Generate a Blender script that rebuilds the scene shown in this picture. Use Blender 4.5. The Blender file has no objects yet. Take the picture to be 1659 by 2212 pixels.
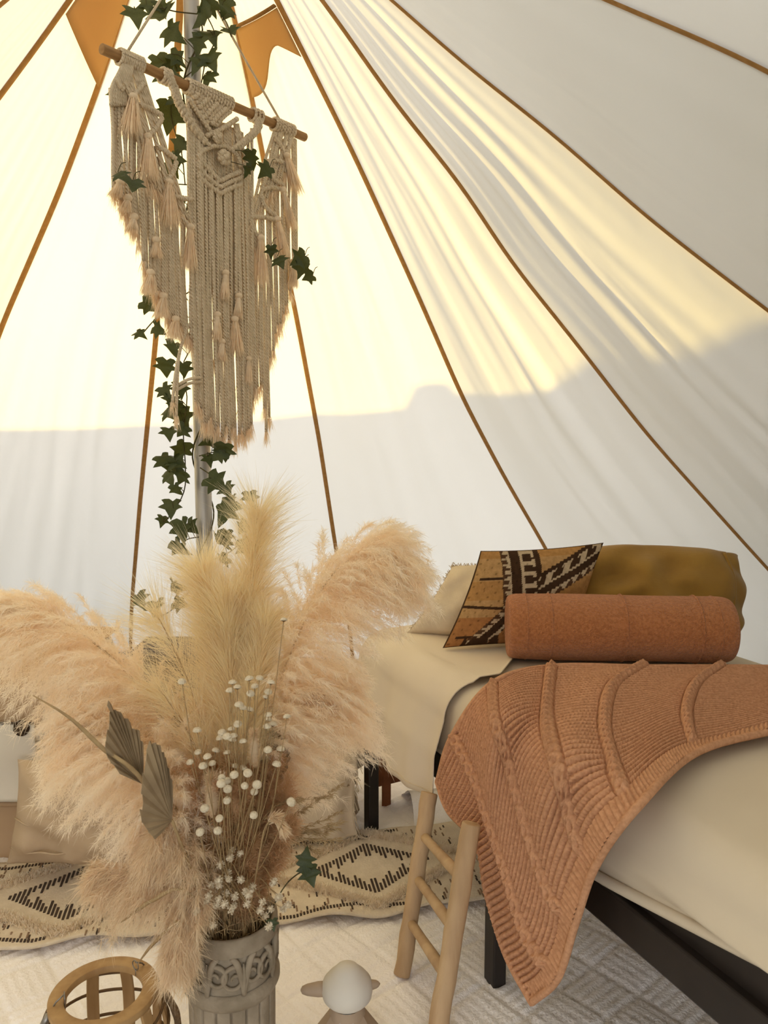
import bpy, bmesh, math, random
import numpy as np
from mathutils import Vector, Matrix

random.seed(7)
rng = np.random.default_rng(7)
S = bpy.context.scene
COL = S.collection

# ------------------------------------------------------------------ camera
FPX, PITCH, EYE = 1660.0, math.radians(6.0), 1.25
cam_d = bpy.data.cameras.new('camera')
cam = bpy.data.objects.new('camera', cam_d)
COL.objects.link(cam)
cam.location = (0, 0, EYE)
cam.rotation_euler = (math.pi / 2 - PITCH, 0, 0)
cam_d.sensor_fit = 'VERTICAL'
cam_d.sensor_height = 36.0
cam_d.sensor_width = 27.0
cam_d.lens = 36.0 * FPX / 2212.0
cam_d.clip_start = 0.02
cam_d.dof.use_dof = True
cam_d.dof.focus_distance = 1.85
cam_d.dof.aperture_fstop = 9.0
S.camera = cam

# ------------------------------------------------------------------ light
SUN_AZ, SUN_EL = math.radians(-22.0), math.radians(9.0)
TOSUN = Vector((math.sin(SUN_AZ) * math.cos(SUN_EL), math.cos(SUN_AZ) * math.cos(SUN_EL), math.sin(SUN_EL)))
w = bpy.data.worlds.new('sky')
S.world = w
w.use_nodes = True
w.node_tree.nodes['Background'].inputs[0].default_value = (0.92, 0.94, 1.0, 1)
w.node_tree.nodes['Background'].inputs[1].default_value = 2.4
sun_d = bpy.data.lights.new('sun_offscreen', 'SUN')
sun = bpy.data.objects.new('sun_offscreen', sun_d)
COL.objects.link(sun)
sun.location = (1, 12, 4)
sun.rotation_euler = TOSUN.to_track_quat('Z', 'Y').to_euler()
sun_d.energy = 9.5
sun_d.angle = math.radians(0.35)
sun_d.color = (1.0, 0.74, 0.17)
S.view_settings.view_transform = 'Standard'
S.view_settings.look = 'None'
S.view_settings.gamma = 1.0
S.view_settings.exposure = 0.28
S.view_settings.use_curve_mapping = False
S.cycles.max_bounces = 16; S.cycles.diffuse_bounces = 9; S.cycles.transmission_bounces = 12

# ------------------------------------------------------------------ helpers
def ray(x, y):
    a = (x - 829.5) / FPX; b = (y - 1106) / FPX
    c, s = math.cos(PITCH), math.sin(PITCH)
    return Vector((a, c - b * s, -(b * c + s)))
O = Vector((0, 0, EYE))
def at_z(x, y, z):
    d = ray(x, y); return O + d * ((z - EYE) / d.z)
def at_y(x, y, f):
    d = ray(x, y); return O + d * (f / d.y)
def at_plane(x, y, p, n):
    d = ray(x, y); return O + d * ((Vector(p) - O).dot(n) / d.dot(n))

class MB:
    def __init__(s): s.v = []; s.f = []
    def add(s, vs, fs):
        o = len(s.v); s.v.extend([tuple(v) for v in vs]); s.f.extend([tuple(i + o for i in f) for f in fs]); return s
    def box(s, c, size, rz=0.0, M=None):
        x, y, z = [k / 2 for k in size]
        R = Matrix.Rotation(rz, 3, 'Z') if M is None else M
        vs = [Vector(c) + R @ Vector((i * x, j * y, k * z)) for k in (-1, 1) for (i, j) in ((-1, -1), (1, -1), (1, 1), (-1, 1))]
        return s.add(vs, [(3, 2, 1, 0), (4, 5, 6, 7), (0, 1, 5, 4), (1, 2, 6, 5), (2, 3, 7, 6), (3, 0, 4, 7)])
    def tube(s, pts, rad, n=8, caps=True, flat=1.0):
        pts = [Vector(p) for p in pts]; m = len(pts)
        rads = rad if hasattr(rad, '__len__') else [rad] * m
        t0 = (pts[1] - pts[0]).normalized()
        ref = Vector((0, 0, 1)) if abs(t0.z) < .9 else Vector((1, 0, 0))
        nx = t0.cross(ref).normalized(); vs = []
        for i, p in enumerate(pts):
            t = (pts[min(i + 1, m - 1)] - pts[max(i - 1, 0)])
            t = t.normalized() if t.length > 1e-9 else t0
            nx = (nx - t * nx.dot(t)).normalized(); ny = t.cross(nx)
            for k in range(n):
                a = 2 * math.pi * k / n
                vs.append(p + (nx * math.cos(a) + ny * math.sin(a) * flat) * rads[i])
        fs = [(i * n + k, i * n + (k + 1) % n, (i + 1) * n + (k + 1) % n, (i + 1) * n + k) for i in range(m - 1) for k in range(n)]
        if caps: fs += [tuple(range(n - 1, -1, -1)), tuple(range((m - 1) * n, m * n))]
        return s.add(vs, fs)
    def grid(s, fn, nu, nv, wrapu=False):
        vs = [fn(i / (nu - (0 if wrapu else 1)), j / (nv - 1)) for j in range(nv) for i in range(nu)]
        fs = []
        for j in range(nv - 1):
            for i in range(nu if wrapu else nu - 1):
                a = j * nu + i; b = j * nu + (i + 1) % nu
                fs.append((a, b, b + nu, a + nu))
        return s.add(vs, fs)
    def lathe(s, prof, c, n=32):
        c = Vector(c)
        def fn(u, v):
            r, z = prof[int(round(v * (len(prof) - 1)))]
            return c + Vector((r * math.cos(2 * math.pi * u), r * math.sin(2 * math.pi * u), z))
        return s.grid(fn, n, len(prof), True)
    def ball(s, c, r, nu=10, nv=7, sq=(1, 1, 1)):
        c = Vector(c)
        return s.grid(lambda u, v: c + Vector((sq[0] * r * math.sin(math.pi * (.001 + .998 * v)) * math.cos(2 * math.pi * u), sq[1] * r * math.sin(math.pi * (.001 + .998 * v)) * math.sin(2 * math.pi * u), -sq[2] * r * math.cos(math.pi * v))), nu, nv, True)

def mesh_np(name, V, F, smooth=True):
    me = bpy.data.meshes.new(name)
    V = np.asarray(V, dtype=np.float32); F = np.asarray(F, dtype=np.int32)
    k = F.shape[1]
    me.vertices.add(len(V)); me.vertices.foreach_set('co', V.ravel())
    me.loops.add(F.size); me.loops.foreach_set('vertex_index', F.ravel())
    me.polygons.add(len(F)); me.polygons.foreach_set('loop_start', np.arange(0, F.size, k, dtype=np.int32))
    me.polygons.foreach_set('loop_total', np.full(len(F), k, dtype=np.int32))
    me.polygons.foreach_set('use_smooth', np.full(len(F), smooth, dtype=bool))
    me.update(calc_edges=True)
    return me

def offset_of(p):
    o = Vector((0, 0, 0))
    while p is not None:
        o += Vector(p.location); p = p.parent
    return o

def obj(name, geo, m, parent=None, smooth=True, bevel=0, kind=None, solid=0, subsurf=0):
    if isinstance(geo, MB):
        me = bpy.data.meshes.new(name); me.from_pydata(geo.v, [], geo.f)
        me.polygons.foreach_set('use_smooth', [smooth] * len(me.polygons)); me.update()
    else:
        me = geo
    o = bpy.data.objects.new(name, me); COL.objects.link(o)
    if m is not None and not me.materials: me.materials.append(m)
    if parent is not None:
        o.parent = parent
        o.location = -offset_of(parent)
    if solid:
        md = o.modifiers.new('thickness', 'SOLIDIFY'); md.thickness = solid; md.offset = 0
    if bevel:
        md = o.modifiers.new('bevel', 'BEVEL'); md.width = bevel; md.segments = 2; md.limit_method = 'ANGLE'
    if subsurf:
        md = o.modifiers.new('smooth', 'SUBSURF'); md.levels = subsurf; md.render_levels = subsurf
    if kind: o['kind'] = kind
    return o

def tag(o, label, cat, group=None):
    o['label'] = label; o['category'] = cat
    if group: o['group'] = group
    return o

def thing(name, label, cat, loc=(0, 0, 0), group=None):
    o = bpy.data.objects.new(name, None); COL.objects.link(o)
    o.empty_display_size = .05; o.location = loc
    return tag(o, label, cat, group)

def crom(pts, n):
    """Catmull-Rom through pts, n samples"""
    P = np.array([list(p) for p in pts], float); m = len(P)
    Q = np.vstack([2 * P[0] - P[1], P, 2 * P[-1] - P[-2]])
    t = np.linspace(0, m - 1 - 1e-9, n); i = t.astype(int); f = (t - i)[:, None]
    a, b, c, d = Q[i], Q[i + 1], Q[i + 2], Q[i + 3]
    return .5 * (2 * b + (c - a) * f + (2 * a - 5 * b + 4 * c - d) * f ** 2 + (3 * b - a - 3 * c + d) * f ** 3)

# ------------------------------------------------------------------ materials
def srgb(r, g, b):
    f = lambda c: (c / 255 / 12.92) if c / 255 <= .04045 else ((c / 255 + .055) / 1.055) ** 2.4
    return (f(r), f(g), f(b))

def mat(name, col, col2=None, rough=.85, vs=9, stretch=(1, 1, 1), bump=0, bs=80, bstretch=None, trans=0, tcol=None, metal=0,
        spec=.25, wave=None, wbump=0, attr=None, detail=3, sheen=0, contrast=(.35, .65), weave=0, wscale=900):
    m = bpy.data.materials.new(name); m.use_nodes = True
    nt = m.node_tree; N = nt.nodes; L = nt.links
    p = N['Principled BSDF']; out = N['Material Output']
    tc = N.new('ShaderNodeTexCoord'); mp = N.new('ShaderNodeMapping'); mp.inputs['Scale'].default_value = stretch
    L.new(tc.outputs['Object'], mp.inputs[0])
    nz = N.new('ShaderNodeTexNoise'); nz.inputs['Scale'].default_value = vs; nz.inputs['Detail'].default_value = detail
    L.new(mp.outputs[0], nz.inputs['Vector'])
    rp = N.new('ShaderNodeValToRGB')
    rp.color_ramp.elements[0].position, rp.color_ramp.elements[1].position = contrast
    c2 = col2 if col2 else tuple(c * .82 for c in col)
    rp.color_ramp.elements[0].color = (*c2, 1); rp.color_ramp.elements[1].color = (*col, 1)
    L.new(nz.outputs[0], rp.inputs[0])
    colour = rp.outputs[0]
    if attr:
        at = N.new('ShaderNodeVertexColor'); at.layer_name = attr
        mx = N.new('ShaderNodeMix'); mx.data_type = 'RGBA'; mx.blend_type = 'MULTIPLY'; mx.inputs[0].default_value = 1
        L.new(at.outputs[0], mx.inputs[6]); L.new(rp.outputs[0], mx.inputs[7]); colour = mx.outputs[2]
    L.new(colour, p.inputs['Base Color'])
    p.inputs['Roughness'].default_value = rough; p.inputs['Metallic'].default_value = metal
    p.inputs['Specular IOR Level'].default_value = spec
    if sheen: p.inputs['Sheen Weight'].default_value = sheen
    normal = None
    def chain(h, strength, dist):
        nonlocal normal
        b = N.new('ShaderNodeBump'); b.inputs['Strength'].default_value = strength; b.inputs['Distance'].default_value = dist
        L.new(h, b.inputs['Height'])
        if normal is not None: L.new(normal, b.inputs['Normal'])
        normal = b.outputs[0]
    if bump:
        n2 = N.new('ShaderNodeTexNoise'); n2.inputs['Scale'].default_value = bs; n2.inputs['Detail'].default_value = 4
        m2 = N.new('ShaderNodeMapping'); m2.inputs['Scale'].default_value = bstretch or stretch
        L.new(tc.outputs['Object'], m2.inputs[0]); L.new(m2.outputs[0], n2.inputs['Vector'])
        chain(n2.outputs[0], bump, .01)
    if weave:
        for ax in ('X', 'Z'):
            wv = N.new('ShaderNodeTexWave'); wv.bands_direction = ax; wv.inputs['Scale'].default_value = wscale / 6.28; wv.inputs['Distortion'].default_value = .6
            L.new(tc.outputs['Object'], wv.inputs['Vector']); chain(wv.outputs['Fac'], weave, .001)
    if wave:
        wv = N.new('ShaderNodeTexWave'); wv.bands_direction = wave[0]; wv.inputs['Scale'].default_value = wave[1]
        wv.inputs['Distortion'].default_value = wave[2]
        L.new(tc.outputs['Object'], wv.inputs['Vector']); chain(wv.outputs['Fac'], wbump, .003)
    if normal is not None: L.new(normal, p.inputs['Normal'])
    if trans:
        tr = N.new('ShaderNodeBsdfTranslucent'); mxs = N.new('ShaderNodeMixShader'); mxs.inputs[0].default_value = trans
        if tcol: tr.inputs[0].default_value = (*tcol, 1)
        else: L.new(colour, tr.inputs[0])
        if normal is not None: L.new(normal, tr.inputs['Normal'])
        L.new(p.outputs[0], mxs.inputs[1]); L.new(tr.outputs[0], mxs.inputs[2]); L.new(mxs.outputs[0], out.inputs[0])
    return m

MT = {}
MT['canvas'] = mat('canvas', (.81, .79, .73), (.78, .75, .68), vs=3, stretch=(1, 1, .5), bump=.22, bs=9, bstretch=(1, 1, .35), trans=.47, tcol=(.80, .76, .675), rough=.95, spec=.05)
MT['hood_shade_cloth'] = mat('hood_shade_cloth', (.66, .46, .22), (.60, .41, .19), vs=5, trans=.55, tcol=(.72, .49, .23), rough=.95, spec=.05)
MT['seam'] = mat('seam_tape', (.40, .22, .08), (.30, .16, .05), vs=60, trans=.25, tcol=(.42, .21, .06), rough=.9)
MT['grass'] = mat('outside_grass', (.10, .13, .04), (.16, .15, .07), vs=4, bump=.5, bs=40)
MT['sky_blocker'] = mat('blocker_leaf', (.05, .07, .025), (.03, .045, .015), vs=6, bump=.8, bs=12)
MT['ground'] = mat('groundsheet', (.35, .34, .33), vs=5)
MT['render_wall'] = mat('outside_plaster', (.62, .58, .52), vs=3, bump=.2, bs=30)
MT['quilt'] = mat('white_quilt', (.93, .88, .84), (.87, .82, .78), vs=6, bump=.35, bs=140, rough=.9)
MT['steel'] = mat('pole_steel', (.46, .44, .42), (.40, .38, .36), vs=25, stretch=(1, 1, .1), rough=.42, metal=.55)
MT['leaf'] = mat('ivy_green', (.050, .066, .020), (.028, .040, .012), vs=30, rough=.5, spec=.35, trans=.12, tcol=(.22, .22, .04))
MT['stem'] = mat('ivy_stem', (.10, .085, .03), (.05, .04, .015), vs=40, rough=.7)
MT['cord'] = mat('cotton_cord', (.90, .75, .56), (.80, .66, .48), vs=60, rough=.95, wave=('DIAGONAL', 70, .4), wbump=1.0, trans=.12, spec=.05)
MT['fray'] = mat('cotton_fray', (.93, .79, .60), (.84, .70, .52), vs=80, rough=.95, trans=.3, spec=.05)
MT['dowel'] = mat('dowel_wood', (.34, .19, .075), (.24, .125, .045), vs=18, stretch=(1, 1, 9), rough=.6)
MT['sheet'] = mat('beige_sheet', (.66, .56, .42), (.62, .52, .39), vs=4, bump=.12, bs=7, rough=.75, spec=.3, weave=.05)
MT['mattress'] = mat('mattress_sheet', (.64, .55, .41), (.60, .51, .38), vs=3, bump=.12, bs=5, rough=.75, spec=.3)
MT['frame'] = mat('bed_metal', (.018, .012, .009), (.012, .008, .006), vs=20, rough=.45, spec=.4)
MT['knit'] = mat('salmon_knit', (.58, .31, .17), (.46, .235, .125), vs=120, bump=.22, bs=420, rough=.95, spec=.05)
MT['mustard'] = mat('mustard_linen', (.30, .165, .028), (.24, .125, .02), vs=8, bump=.3, bs=14, rough=.85, sheen=.15, weave=.15)
MT['linen'] = mat('natural_linen', (.60, .49, .34), (.54, .43, .30), vs=20, bump=.2, bs=30, rough=.9, weave=.25)
MT['terracotta'] = mat('terracotta_boucle', (.50, .20, .075), (.38, .14, .05), vs=140, bump=.8, bs=260, rough=.95, spec=.05, sheen=.2)
MT['kilim'] = mat('kilim_weave', (1, 1, 1), (.78, .78, .78), vs=90, attr='Col', bump=.3, bs=200, bstretch=(1, 1, 4), rough=.95, spec=.05)
MT['ladder'] = mat('ladder_wood', (.52, .36, .20), (.40, .26, .14), vs=22, stretch=(1, 1, .09), rough=.7, bump=.25, bs=60)
MT['vase'] = mat('vase_stone', (.34, .275, .195), (.20, .155, .10), vs=22, rough=.8, bump=.25, bs=90, contrast=(.3, .7))
MT['pampas'] = mat('pampas_cream', (.99, .90, .74), (.97, .86, .68), vs=12, rough=.95, spec=.0, trans=.5)
MT['reed'] = mat('reed_gold', (.95, .86, .62), (.90, .78, .54), vs=25, rough=.95, spec=.0, trans=.5)
MT['foxtail'] = mat('foxtail_brown', (.70, .46, .26), (.58, .37, .20), vs=30, rough=.95, spec=.02, trans=.4)
MT['bunny'] = mat('bunny_tail', (.88, .72, .50), (.78, .62, .41), vs=60, rough=.95, spec=.02, trans=.35)
MT['straw'] = mat('straw_stem', (.42, .29, .14), (.32, .21, .10), vs=40, rough=.8)
MT['palm'] = mat('dried_palm', (.36, .26, .15), (.26, .18, .10), vs=25, rough=.75, trans=.1)
MT['button'] = mat('button_flower', (.74, .64, .47), (.64, .53, .37), vs=200, bump=.5, bs=300, rough=.95, spec=.02)
MT['buttonbase'] = mat('button_flower_base', (.20, .11, .05), (.15, .08, .035), vs=90, rough=.9)
MT['bench'] = mat('tan_cotton', (.46, .31, .18), (.42, .28, .16), vs=6, bump=.15, bs=10, rough=.9)
MT['bedcream'] = mat('cream_cotton', (.64, .58, .48), (.60, .54, .44), vs=5, bump=.25, bs=6, rough=.9)
MT['pom'] = mat('brown_pompom', (.045, .024, .012), (.03, .016, .008), vs=90, rough=.95, bump=.6, bs=200)
MT['cushion'] = mat('beige_cushion', (.50, .37, .24), (.44, .32, .20), vs=10, bump=.3, bs=18, rough=.9, weave=.2)
MT['chest'] = mat('dark_wood', (.075, .042, .024), (.045, .026, .016), vs=12, stretch=(.2, 1, 2), rough=.55)
MT['redwood'] = mat('red_wood', (.26, .085, .025), (.17, .055, .016), vs=10, stretch=(.2, 1, 2), rough=.6)
MT['pale'] = mat('pale_paint', (.52, .46, .38), vs=10)
MT['greenbox'] = mat('olive_box', (.20, .20, .10), vs=12)
MT['rug'] = mat('rug_cotton', (.72, .61, .46), (.64, .53, .39), vs=25, bump=.3, bs=160, rough=.95, weave=.5, wscale=1100)
MT['rugdark'] = mat('rug_dark_yarn', (.045, .030, .022), (.07, .045, .03), vs=60, rough=.95)
MT['rugbrown'] = mat('rug_brown_yarn', (.20, .125, .075), (.30, .20, .13), vs=30, rough=.95)
MT['tuft'] = mat('rug_tuft', (.88, .78, .62), (.80, .70, .54), vs=60, rough=.95, trans=.3, spec=.02)
MT['bamboo'] = mat('bamboo_wood', (.42, .26, .11), (.33, .19, .075), vs=14, stretch=(3, 3, .4), rough=.55)
MT['bamboo_dark'] = mat('bamboo_edge', (.15, .085, .035), (.10, .055, .022), vs=20, rough=.7)
MT['wire'] = mat('wire_metal', (.30, .27, .23), vs=30, rough=.35, metal=.9)
MT['rope'] = mat('jute_rope', (.24, .155, .085), (.16, .10, .05), vs=90, bump=.8, bs=250, rough=.95)
MT['ornwhite'] = mat('ornament_white', (.62, .57, .48), (.55, .50, .43), vs=9, rough=.55)
MT['orntaupe'] = mat('ornament_taupe', (.38, .28, .19), (.33, .24, .16), vs=9, rough=.6)
MT['ornblue'] = mat('ornament_grey_blue', (.48, .53, .57), vs=9, rough=.6)
# ================================================================== tent
AX = Vector((-0.495, 2.1, 0))
APEX = 2.76
SEAMS = [(-142, [(0, APEX), (.5, 2.40), (1.2, 1.85), (2.0, 1.15), (2.55, .5), (2.62, 0)]),
 (-112, [(0, APEX), (.4, 2.3), (1.1, 1.6), (1.8, .85), (2.3, .25), (2.38, 0)]),
 (-82, [(0, APEX), (.355, 2.354), (.445, 2.256), (.545, 2.151), (1.1, 1.58), (1.75, .85), (2.25, .2), (2.33, 0)]),
 (-52, [(0, APEX), (.283, 2.443), (.388, 2.30), (.664, 2.005), (1.099, 1.611), (1.75, .85), (2.25, .2), (2.33, 0)]),
 (-23.5, [(0, APEX), (.15, 2.45), (.36, 2.14), (.9, 1.59), (1.63, .93), (2.25, .3), (2.42, 0)]),
 (9, [(0, APEX), (.291, 2.502), (.459, 2.328), (.567, 2.176), (.975, 1.702), (1.335, 1.212), (1.638, .702), (1.98, .2), (2.06, 0)]),
 (43, [(0, APEX), (.286, 2.461), (.577, 2.135), (.906, 1.721), (1.166, 1.375), (1.454, 1.063), (1.793, .727), (2.25, .22), (2.33, 0)]),
 (76, [(0, APEX), (.345, 2.395), (.55, 2.144), (.742, 1.949), (.888, 1.751), (1.087, 1.544), (1.367, 1.238), (1.838, .792), (2.38, .3), (2.45, 0)]),
 (104, [(0, APEX), (.534, 2.284), (.704, 2.122), (.923, 1.94), (1.135, 1.738), (1.398, 1.522), (2.1, .95), (2.55, .5), (2.62, 0)]),
 (132, [(0, APEX), (.6, 2.36), (1.16, 1.944), (1.405, 1.771), (2.1, 1.15), (2.6, .5), (2.66, 0)])]
def seam_curve(az, prof, n):
    P = np.array(prof, float)
    d = np.r_[0, np.cumsum(np.hypot(*np.diff(P, axis=0).T))]
    t = np.linspace(0, d[-1], n)
    r = np.interp(t, d, P[:, 0]); z = np.interp(t, d, P[:, 1])
    k = np.ones(7) / 7
    for _ in range(2):
        rp = np.r_[[r[0]] * 3, r, [r[-1]] * 3]; zp = np.r_[[z[0]] * 3, z, [z[-1]] * 3]
        r2 = np.convolve(rp, k, 'valid'); z2 = np.convolve(zp, k, 'valid')
        r2[0], z2[0] = r[0], z[0]; r2[-6:], z2[-6:] = r[-6:], z[-6:]; r, z = r2, z2
    a = math.radians(az)
    return np.stack([AX.x + r * math.sin(a), AX.y + r * math.cos(a), z], 1)
NT = 120
curves = [(az, seam_curve(az, pr, NT)) for az, pr in SEAMS]
tent = bpy.data.objects.new('wall_tent', None); COL.objects.link(tent); tent.location = (AX.x, AX.y, 0)
tent['kind'] = 'structure'; tent['label'] = 'cream canvas walls of the bell tent with tan seam tapes'
# fold strength per panel (sag inwards, radial wrinkles)
WR = {0: .006, 1: .006, 2: .010, 3: .010, 4: .006, 5: .006, 6: .008, 7: .010, 8: .007}
def panel(A, B, amp, sag, seed, n=56):
    r_ = np.random.default_rng(seed)
    u = np.linspace(0, 1, n)[None, :, None]
    P = A[:, None, :] * (1 - u) + B[:, None, :] * u
    du = (B - A)[:, None, :]; dv = np.gradient(P, axis=0)
    nn = np.cross(np.broadcast_to(du, P.shape), dv); nn /= np.linalg.norm(nn, axis=2, keepdims=True) + 1e-9
    c = np.array([AX.x, AX.y, 1.0]); sgn = np.sign(((c - P) * nn).sum(2, keepdims=True)); nn = nn * sgn   # inward
    uu = u[..., 0]; t = np.linspace(0, 1, len(A))[:, None]
    env = np.sin(np.pi * uu) ** .7
    h = sag * np.sin(np.pi * uu) * np.sin(np.pi * np.clip(t, 0, 1)) ** .8
    for k in range(9):
        f = r_.uniform(2.5, 9); ph = r_.uniform(0, 6.28); sl = r_.uniform(-1.6, 1.6); c0 = r_.uniform(.15, .9); wd = r_.uniform(.12, .35)
        h = h + amp * r_.uniform(.25, .8) / (f / 4) * np.sin(2 * np.pi * (f * uu + sl * t) + ph) * np.exp(-((t - c0) / wd) ** 2)
    for k in range(26):                                  # sharp creases
        u0, t0 = r_.uniform(.1, .9), r_.uniform(.2, .85); sl = r_.uniform(-.5, .5); ln = r_.uniform(.08, .2); wd = r_.uniform(.012, .03)
        x = (uu - u0 - sl * (t - t0)) / wd
        h = h + amp * .45 * r_.choice([-1, 1]) * np.exp(-x ** 2) * np.exp(-((t - t0) / ln) ** 2)
    wf = np.linalg.norm(B - A, axis=1)[:, None]; wf = (wf / wf.max()) ** .9
    P = P + nn * (h * env * wf)[..., None]
    m = len(A); idx = np.arange(m * n).reshape(m, n)
    F = np.stack([idx[:-1, :-1], idx[:-1, 1:], idx[1:, 1:], idx[1:, :-1]], -1).reshape(-1, 4)
    return P.reshape(-1, 3), F
SAG = {0: .02, 1: .03, 2: .03, 3: .03, 4: .03, 5: .03, 6: .04, 7: .05, 8: .04}
for i in range(len(curves) - 1):
    V, F = panel(curves[i][1], curves[i + 1][1], WR[i], SAG[i], 11 + i)
    obj('canvas_panel', mesh_np('canvas_panel', V, F), MT['canvas'], tent)
# doorway: ridge to an A-frame peak, sides fall to the door legs, doorway itself stands open
AR = math.radians(174)
def axpt(az, r, z): a = math.radians(az); return np.array([AX.x + r * math.sin(a), AX.y + r * math.cos(a), z])
peak = axpt(174, 3.0, 2.02)
for (ci, az_leg, s) in ((len(curves) - 1, 143, 0), (0, -159, 1)):
    leg = axpt(az_leg, 3.2, 0.0)
    R = np.array(crom([axpt(174, 0, APEX), axpt(174, 1.5, 2.34), peak], NT // 2).tolist() + np.linspace(peak, leg, NT - NT // 2).tolist())
    A = curves[ci][1]
    V, F = panel(A, R, .006, .02, 40 + s)
    obj('canvas_panel', mesh_np('canvas_panel', V, F), MT['canvas'], tent)
    dp = MB(); dp.tube([leg, peak], .016, 10)
    obj('door_pole', dp, MT['steel'], tent)
# seam tapes
def ribbon(C, n_in, width, lift=.004):
    T = np.gradient(C, axis=0); T /= np.linalg.norm(T, axis=1, keepdims=True) + 1e-9
    W = np.cross(T, n_in); W /= np.linalg.norm(W, axis=1, keepdims=True) + 1e-9
    N_ = np.cross(W, T); N_ *= np.sign((N_ * n_in).sum(1, keepdims=True))
    rows = []
    for off, lf in ((-.5, lift * .3), (-.45, lift), (0, lift * 1.5), (.45, lift), (.5, lift * .3)):
        rows.append(C + W * width * off + N_ * lf)
    V = np.stack(rows, 1).reshape(-1, 3); m, k = len(C), 5
    idx = np.arange(m * k).reshape(m, k)
    F = np.stack([idx[:-1, :-1], idx[:-1, 1:], idx[1:, 1:], idx[1:, :-1]], -1).reshape(-1, 4)
    return V, F
for az, Cc in curves:
    a = math.radians(az); inn = np.array([-math.sin(a), -math.cos(a), -.6]); inn /= np.linalg.norm(inn)
    V, F = ribbon(Cc[2:], np.broadcast_to(inn, Cc[2:].shape), .020)
    obj('seam_tape', mesh_np('seam_tape', V, F), MT['seam'], tent)
# vent-hood shadows painted in as darker orange cloth, high up on two panels
def on_panel(i, u, t, lift=.010):
    A, B = curves[i][1], curves[i + 1][1]
    k = t * (NT - 1); a = int(k); f = k - a; a2 = min(a + 1, NT - 1)
    p = (A[a] * (1 - f) + A[a2] * f) * (1 - u) + (B[a] * (1 - f) + B[a2] * f) * u
    c = np.array([AX.x, AX.y, p[2] - .3]); d = c - p; d /= np.linalg.norm(d)
    s = SAG[i] * math.sin(math.pi * u) * math.sin(math.pi * t) ** .8 * .6
    return Vector(p + d * (lift + s))
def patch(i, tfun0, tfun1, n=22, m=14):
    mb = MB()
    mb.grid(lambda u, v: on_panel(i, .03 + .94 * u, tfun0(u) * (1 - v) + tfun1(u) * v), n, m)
    return obj('hood_shade_patch', mb, MT['hood_shade_cloth'], tent, solid=.002)
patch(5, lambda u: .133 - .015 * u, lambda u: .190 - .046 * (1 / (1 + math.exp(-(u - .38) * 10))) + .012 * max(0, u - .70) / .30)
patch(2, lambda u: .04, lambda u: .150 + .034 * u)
hb = MB(); hb.tube([on_panel(5, .03 + .94 * k / 8, .131 - .015 * k / 8, .014) for k in range(9)], .008, 6, flat=.5)
obj('vent_hem', hb, MT['seam'], tent)

# floor and outside
fl = MB()
fl.add([Vector((AX.x + 2.75 * math.sin(k * math.pi / 24), AX.y + 2.75 * math.cos(k * math.pi / 24), -.002)) for k in range(48)], [tuple(range(47, -1, -1))])
f = obj('floor', fl, MT['ground'], smooth=False, kind='structure', solid=.004)
gr = MB(); gr.add([(-25, -25, -.03), (25, -25, -.03), (25, 25, -.03), (-25, 25, -.03)], [(0, 1, 2, 3)])
obj('ground_outside', gr, MT['grass'], smooth=False, kind='structure')
# added leafy belt out of view, shaped to cut skylight on the side canvas
hg = MB()
def sky_blocker(u, v, a0=50, a1=142):
    a = math.radians(a0 + (a1 - a0) * u); th_ = .5 + .12 * math.sin(23 * a) + .1 * math.sin(41 * a + 3)
    H_ = (3.9 if a0 < 100 else 5.0) + .25 * math.sin(17 * a) + .15 * math.sin(37 * a)
    ov = min(1, max(0, u * 3)) if a0 < 100 else 0            # overhang blocks more sky above the bed side
    prof = [(3.6, -.03), (3.5, H_ * .5), (3.6 - 1.4 * ov, H_ * .80), (3.5 - 2.7 * ov, H_ * .98), (3.8 - 2.2 * ov, H_ * 1.2), (5.0, H_ * 1.1), (5.2, -.03)]
    r, z = prof[int(round(v * 6))]; r += th_ * .3
    return Vector((AX.x + r * math.sin(a), AX.y + r * math.cos(a), z))
hg.grid(sky_blocker, 70, 7)
obj('sky_blocker_outside', hg, MT['sky_blocker'], kind='structure')
hg = MB(); hg.grid(lambda u, v: sky_blocker(u, v, 235, 311), 60, 7); obj('sky_blocker_outside', hg, MT['sky_blocker'], kind='structure')
# neighbouring building whose roof line shades the lower canvas
hn = Vector((math.sin(SUN_AZ), math.cos(SUN_AZ), 0)); lt = Vector((math.cos(SUN_AZ), -math.sin(SUN_AZ), 0))
BC = AX + hn * 7.0
ROOF = [(-7, 2.176), (-0.587, 2.176), (-0.284, 2.179), (0.044, 2.195), (0.455, 2.237), (0.737, 2.282), (0.928, 2.346), (0.903, 2.437), (0.952, 2.458), (1.001, 2.462), (1.044, 2.418), (1.113, 2.46), (1.161, 2.531), (1.147, 2.695), (1.15, 2.719), (1.144, 2.747), (2.644, 2.847), (7, 2.847)]
bw = MB()
tops = [BC + lt * a + Vector((0, 0, h)) for a, h in ROOF]; bots = [BC + lt * a + Vector((0, 0, -.03)) for a, h in ROOF]
k = len(ROOF); dpt = hn * 2.5
vs = tops + bots + [p + dpt for p in tops] + [p + dpt for p in bots]
fs = []
for i in range(k - 1):
    fs += [(i, i + 1, k + i + 1, k + i), (2 * k + i + 1, 2 * k + i, 3 * k + i, 3 * k + i + 1), (i + 1, i, 2 * k + i, 2 * k + i + 1)]
fs += [(0, k, 3 * k, 2 * k), (k - 1, 3 * k - 1, 4 * k - 1, 2 * k - 1)]
bw.add(vs, fs)
obj('wall_outside_building', bw, MT['render_wall'], smooth=False, kind='structure')

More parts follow.
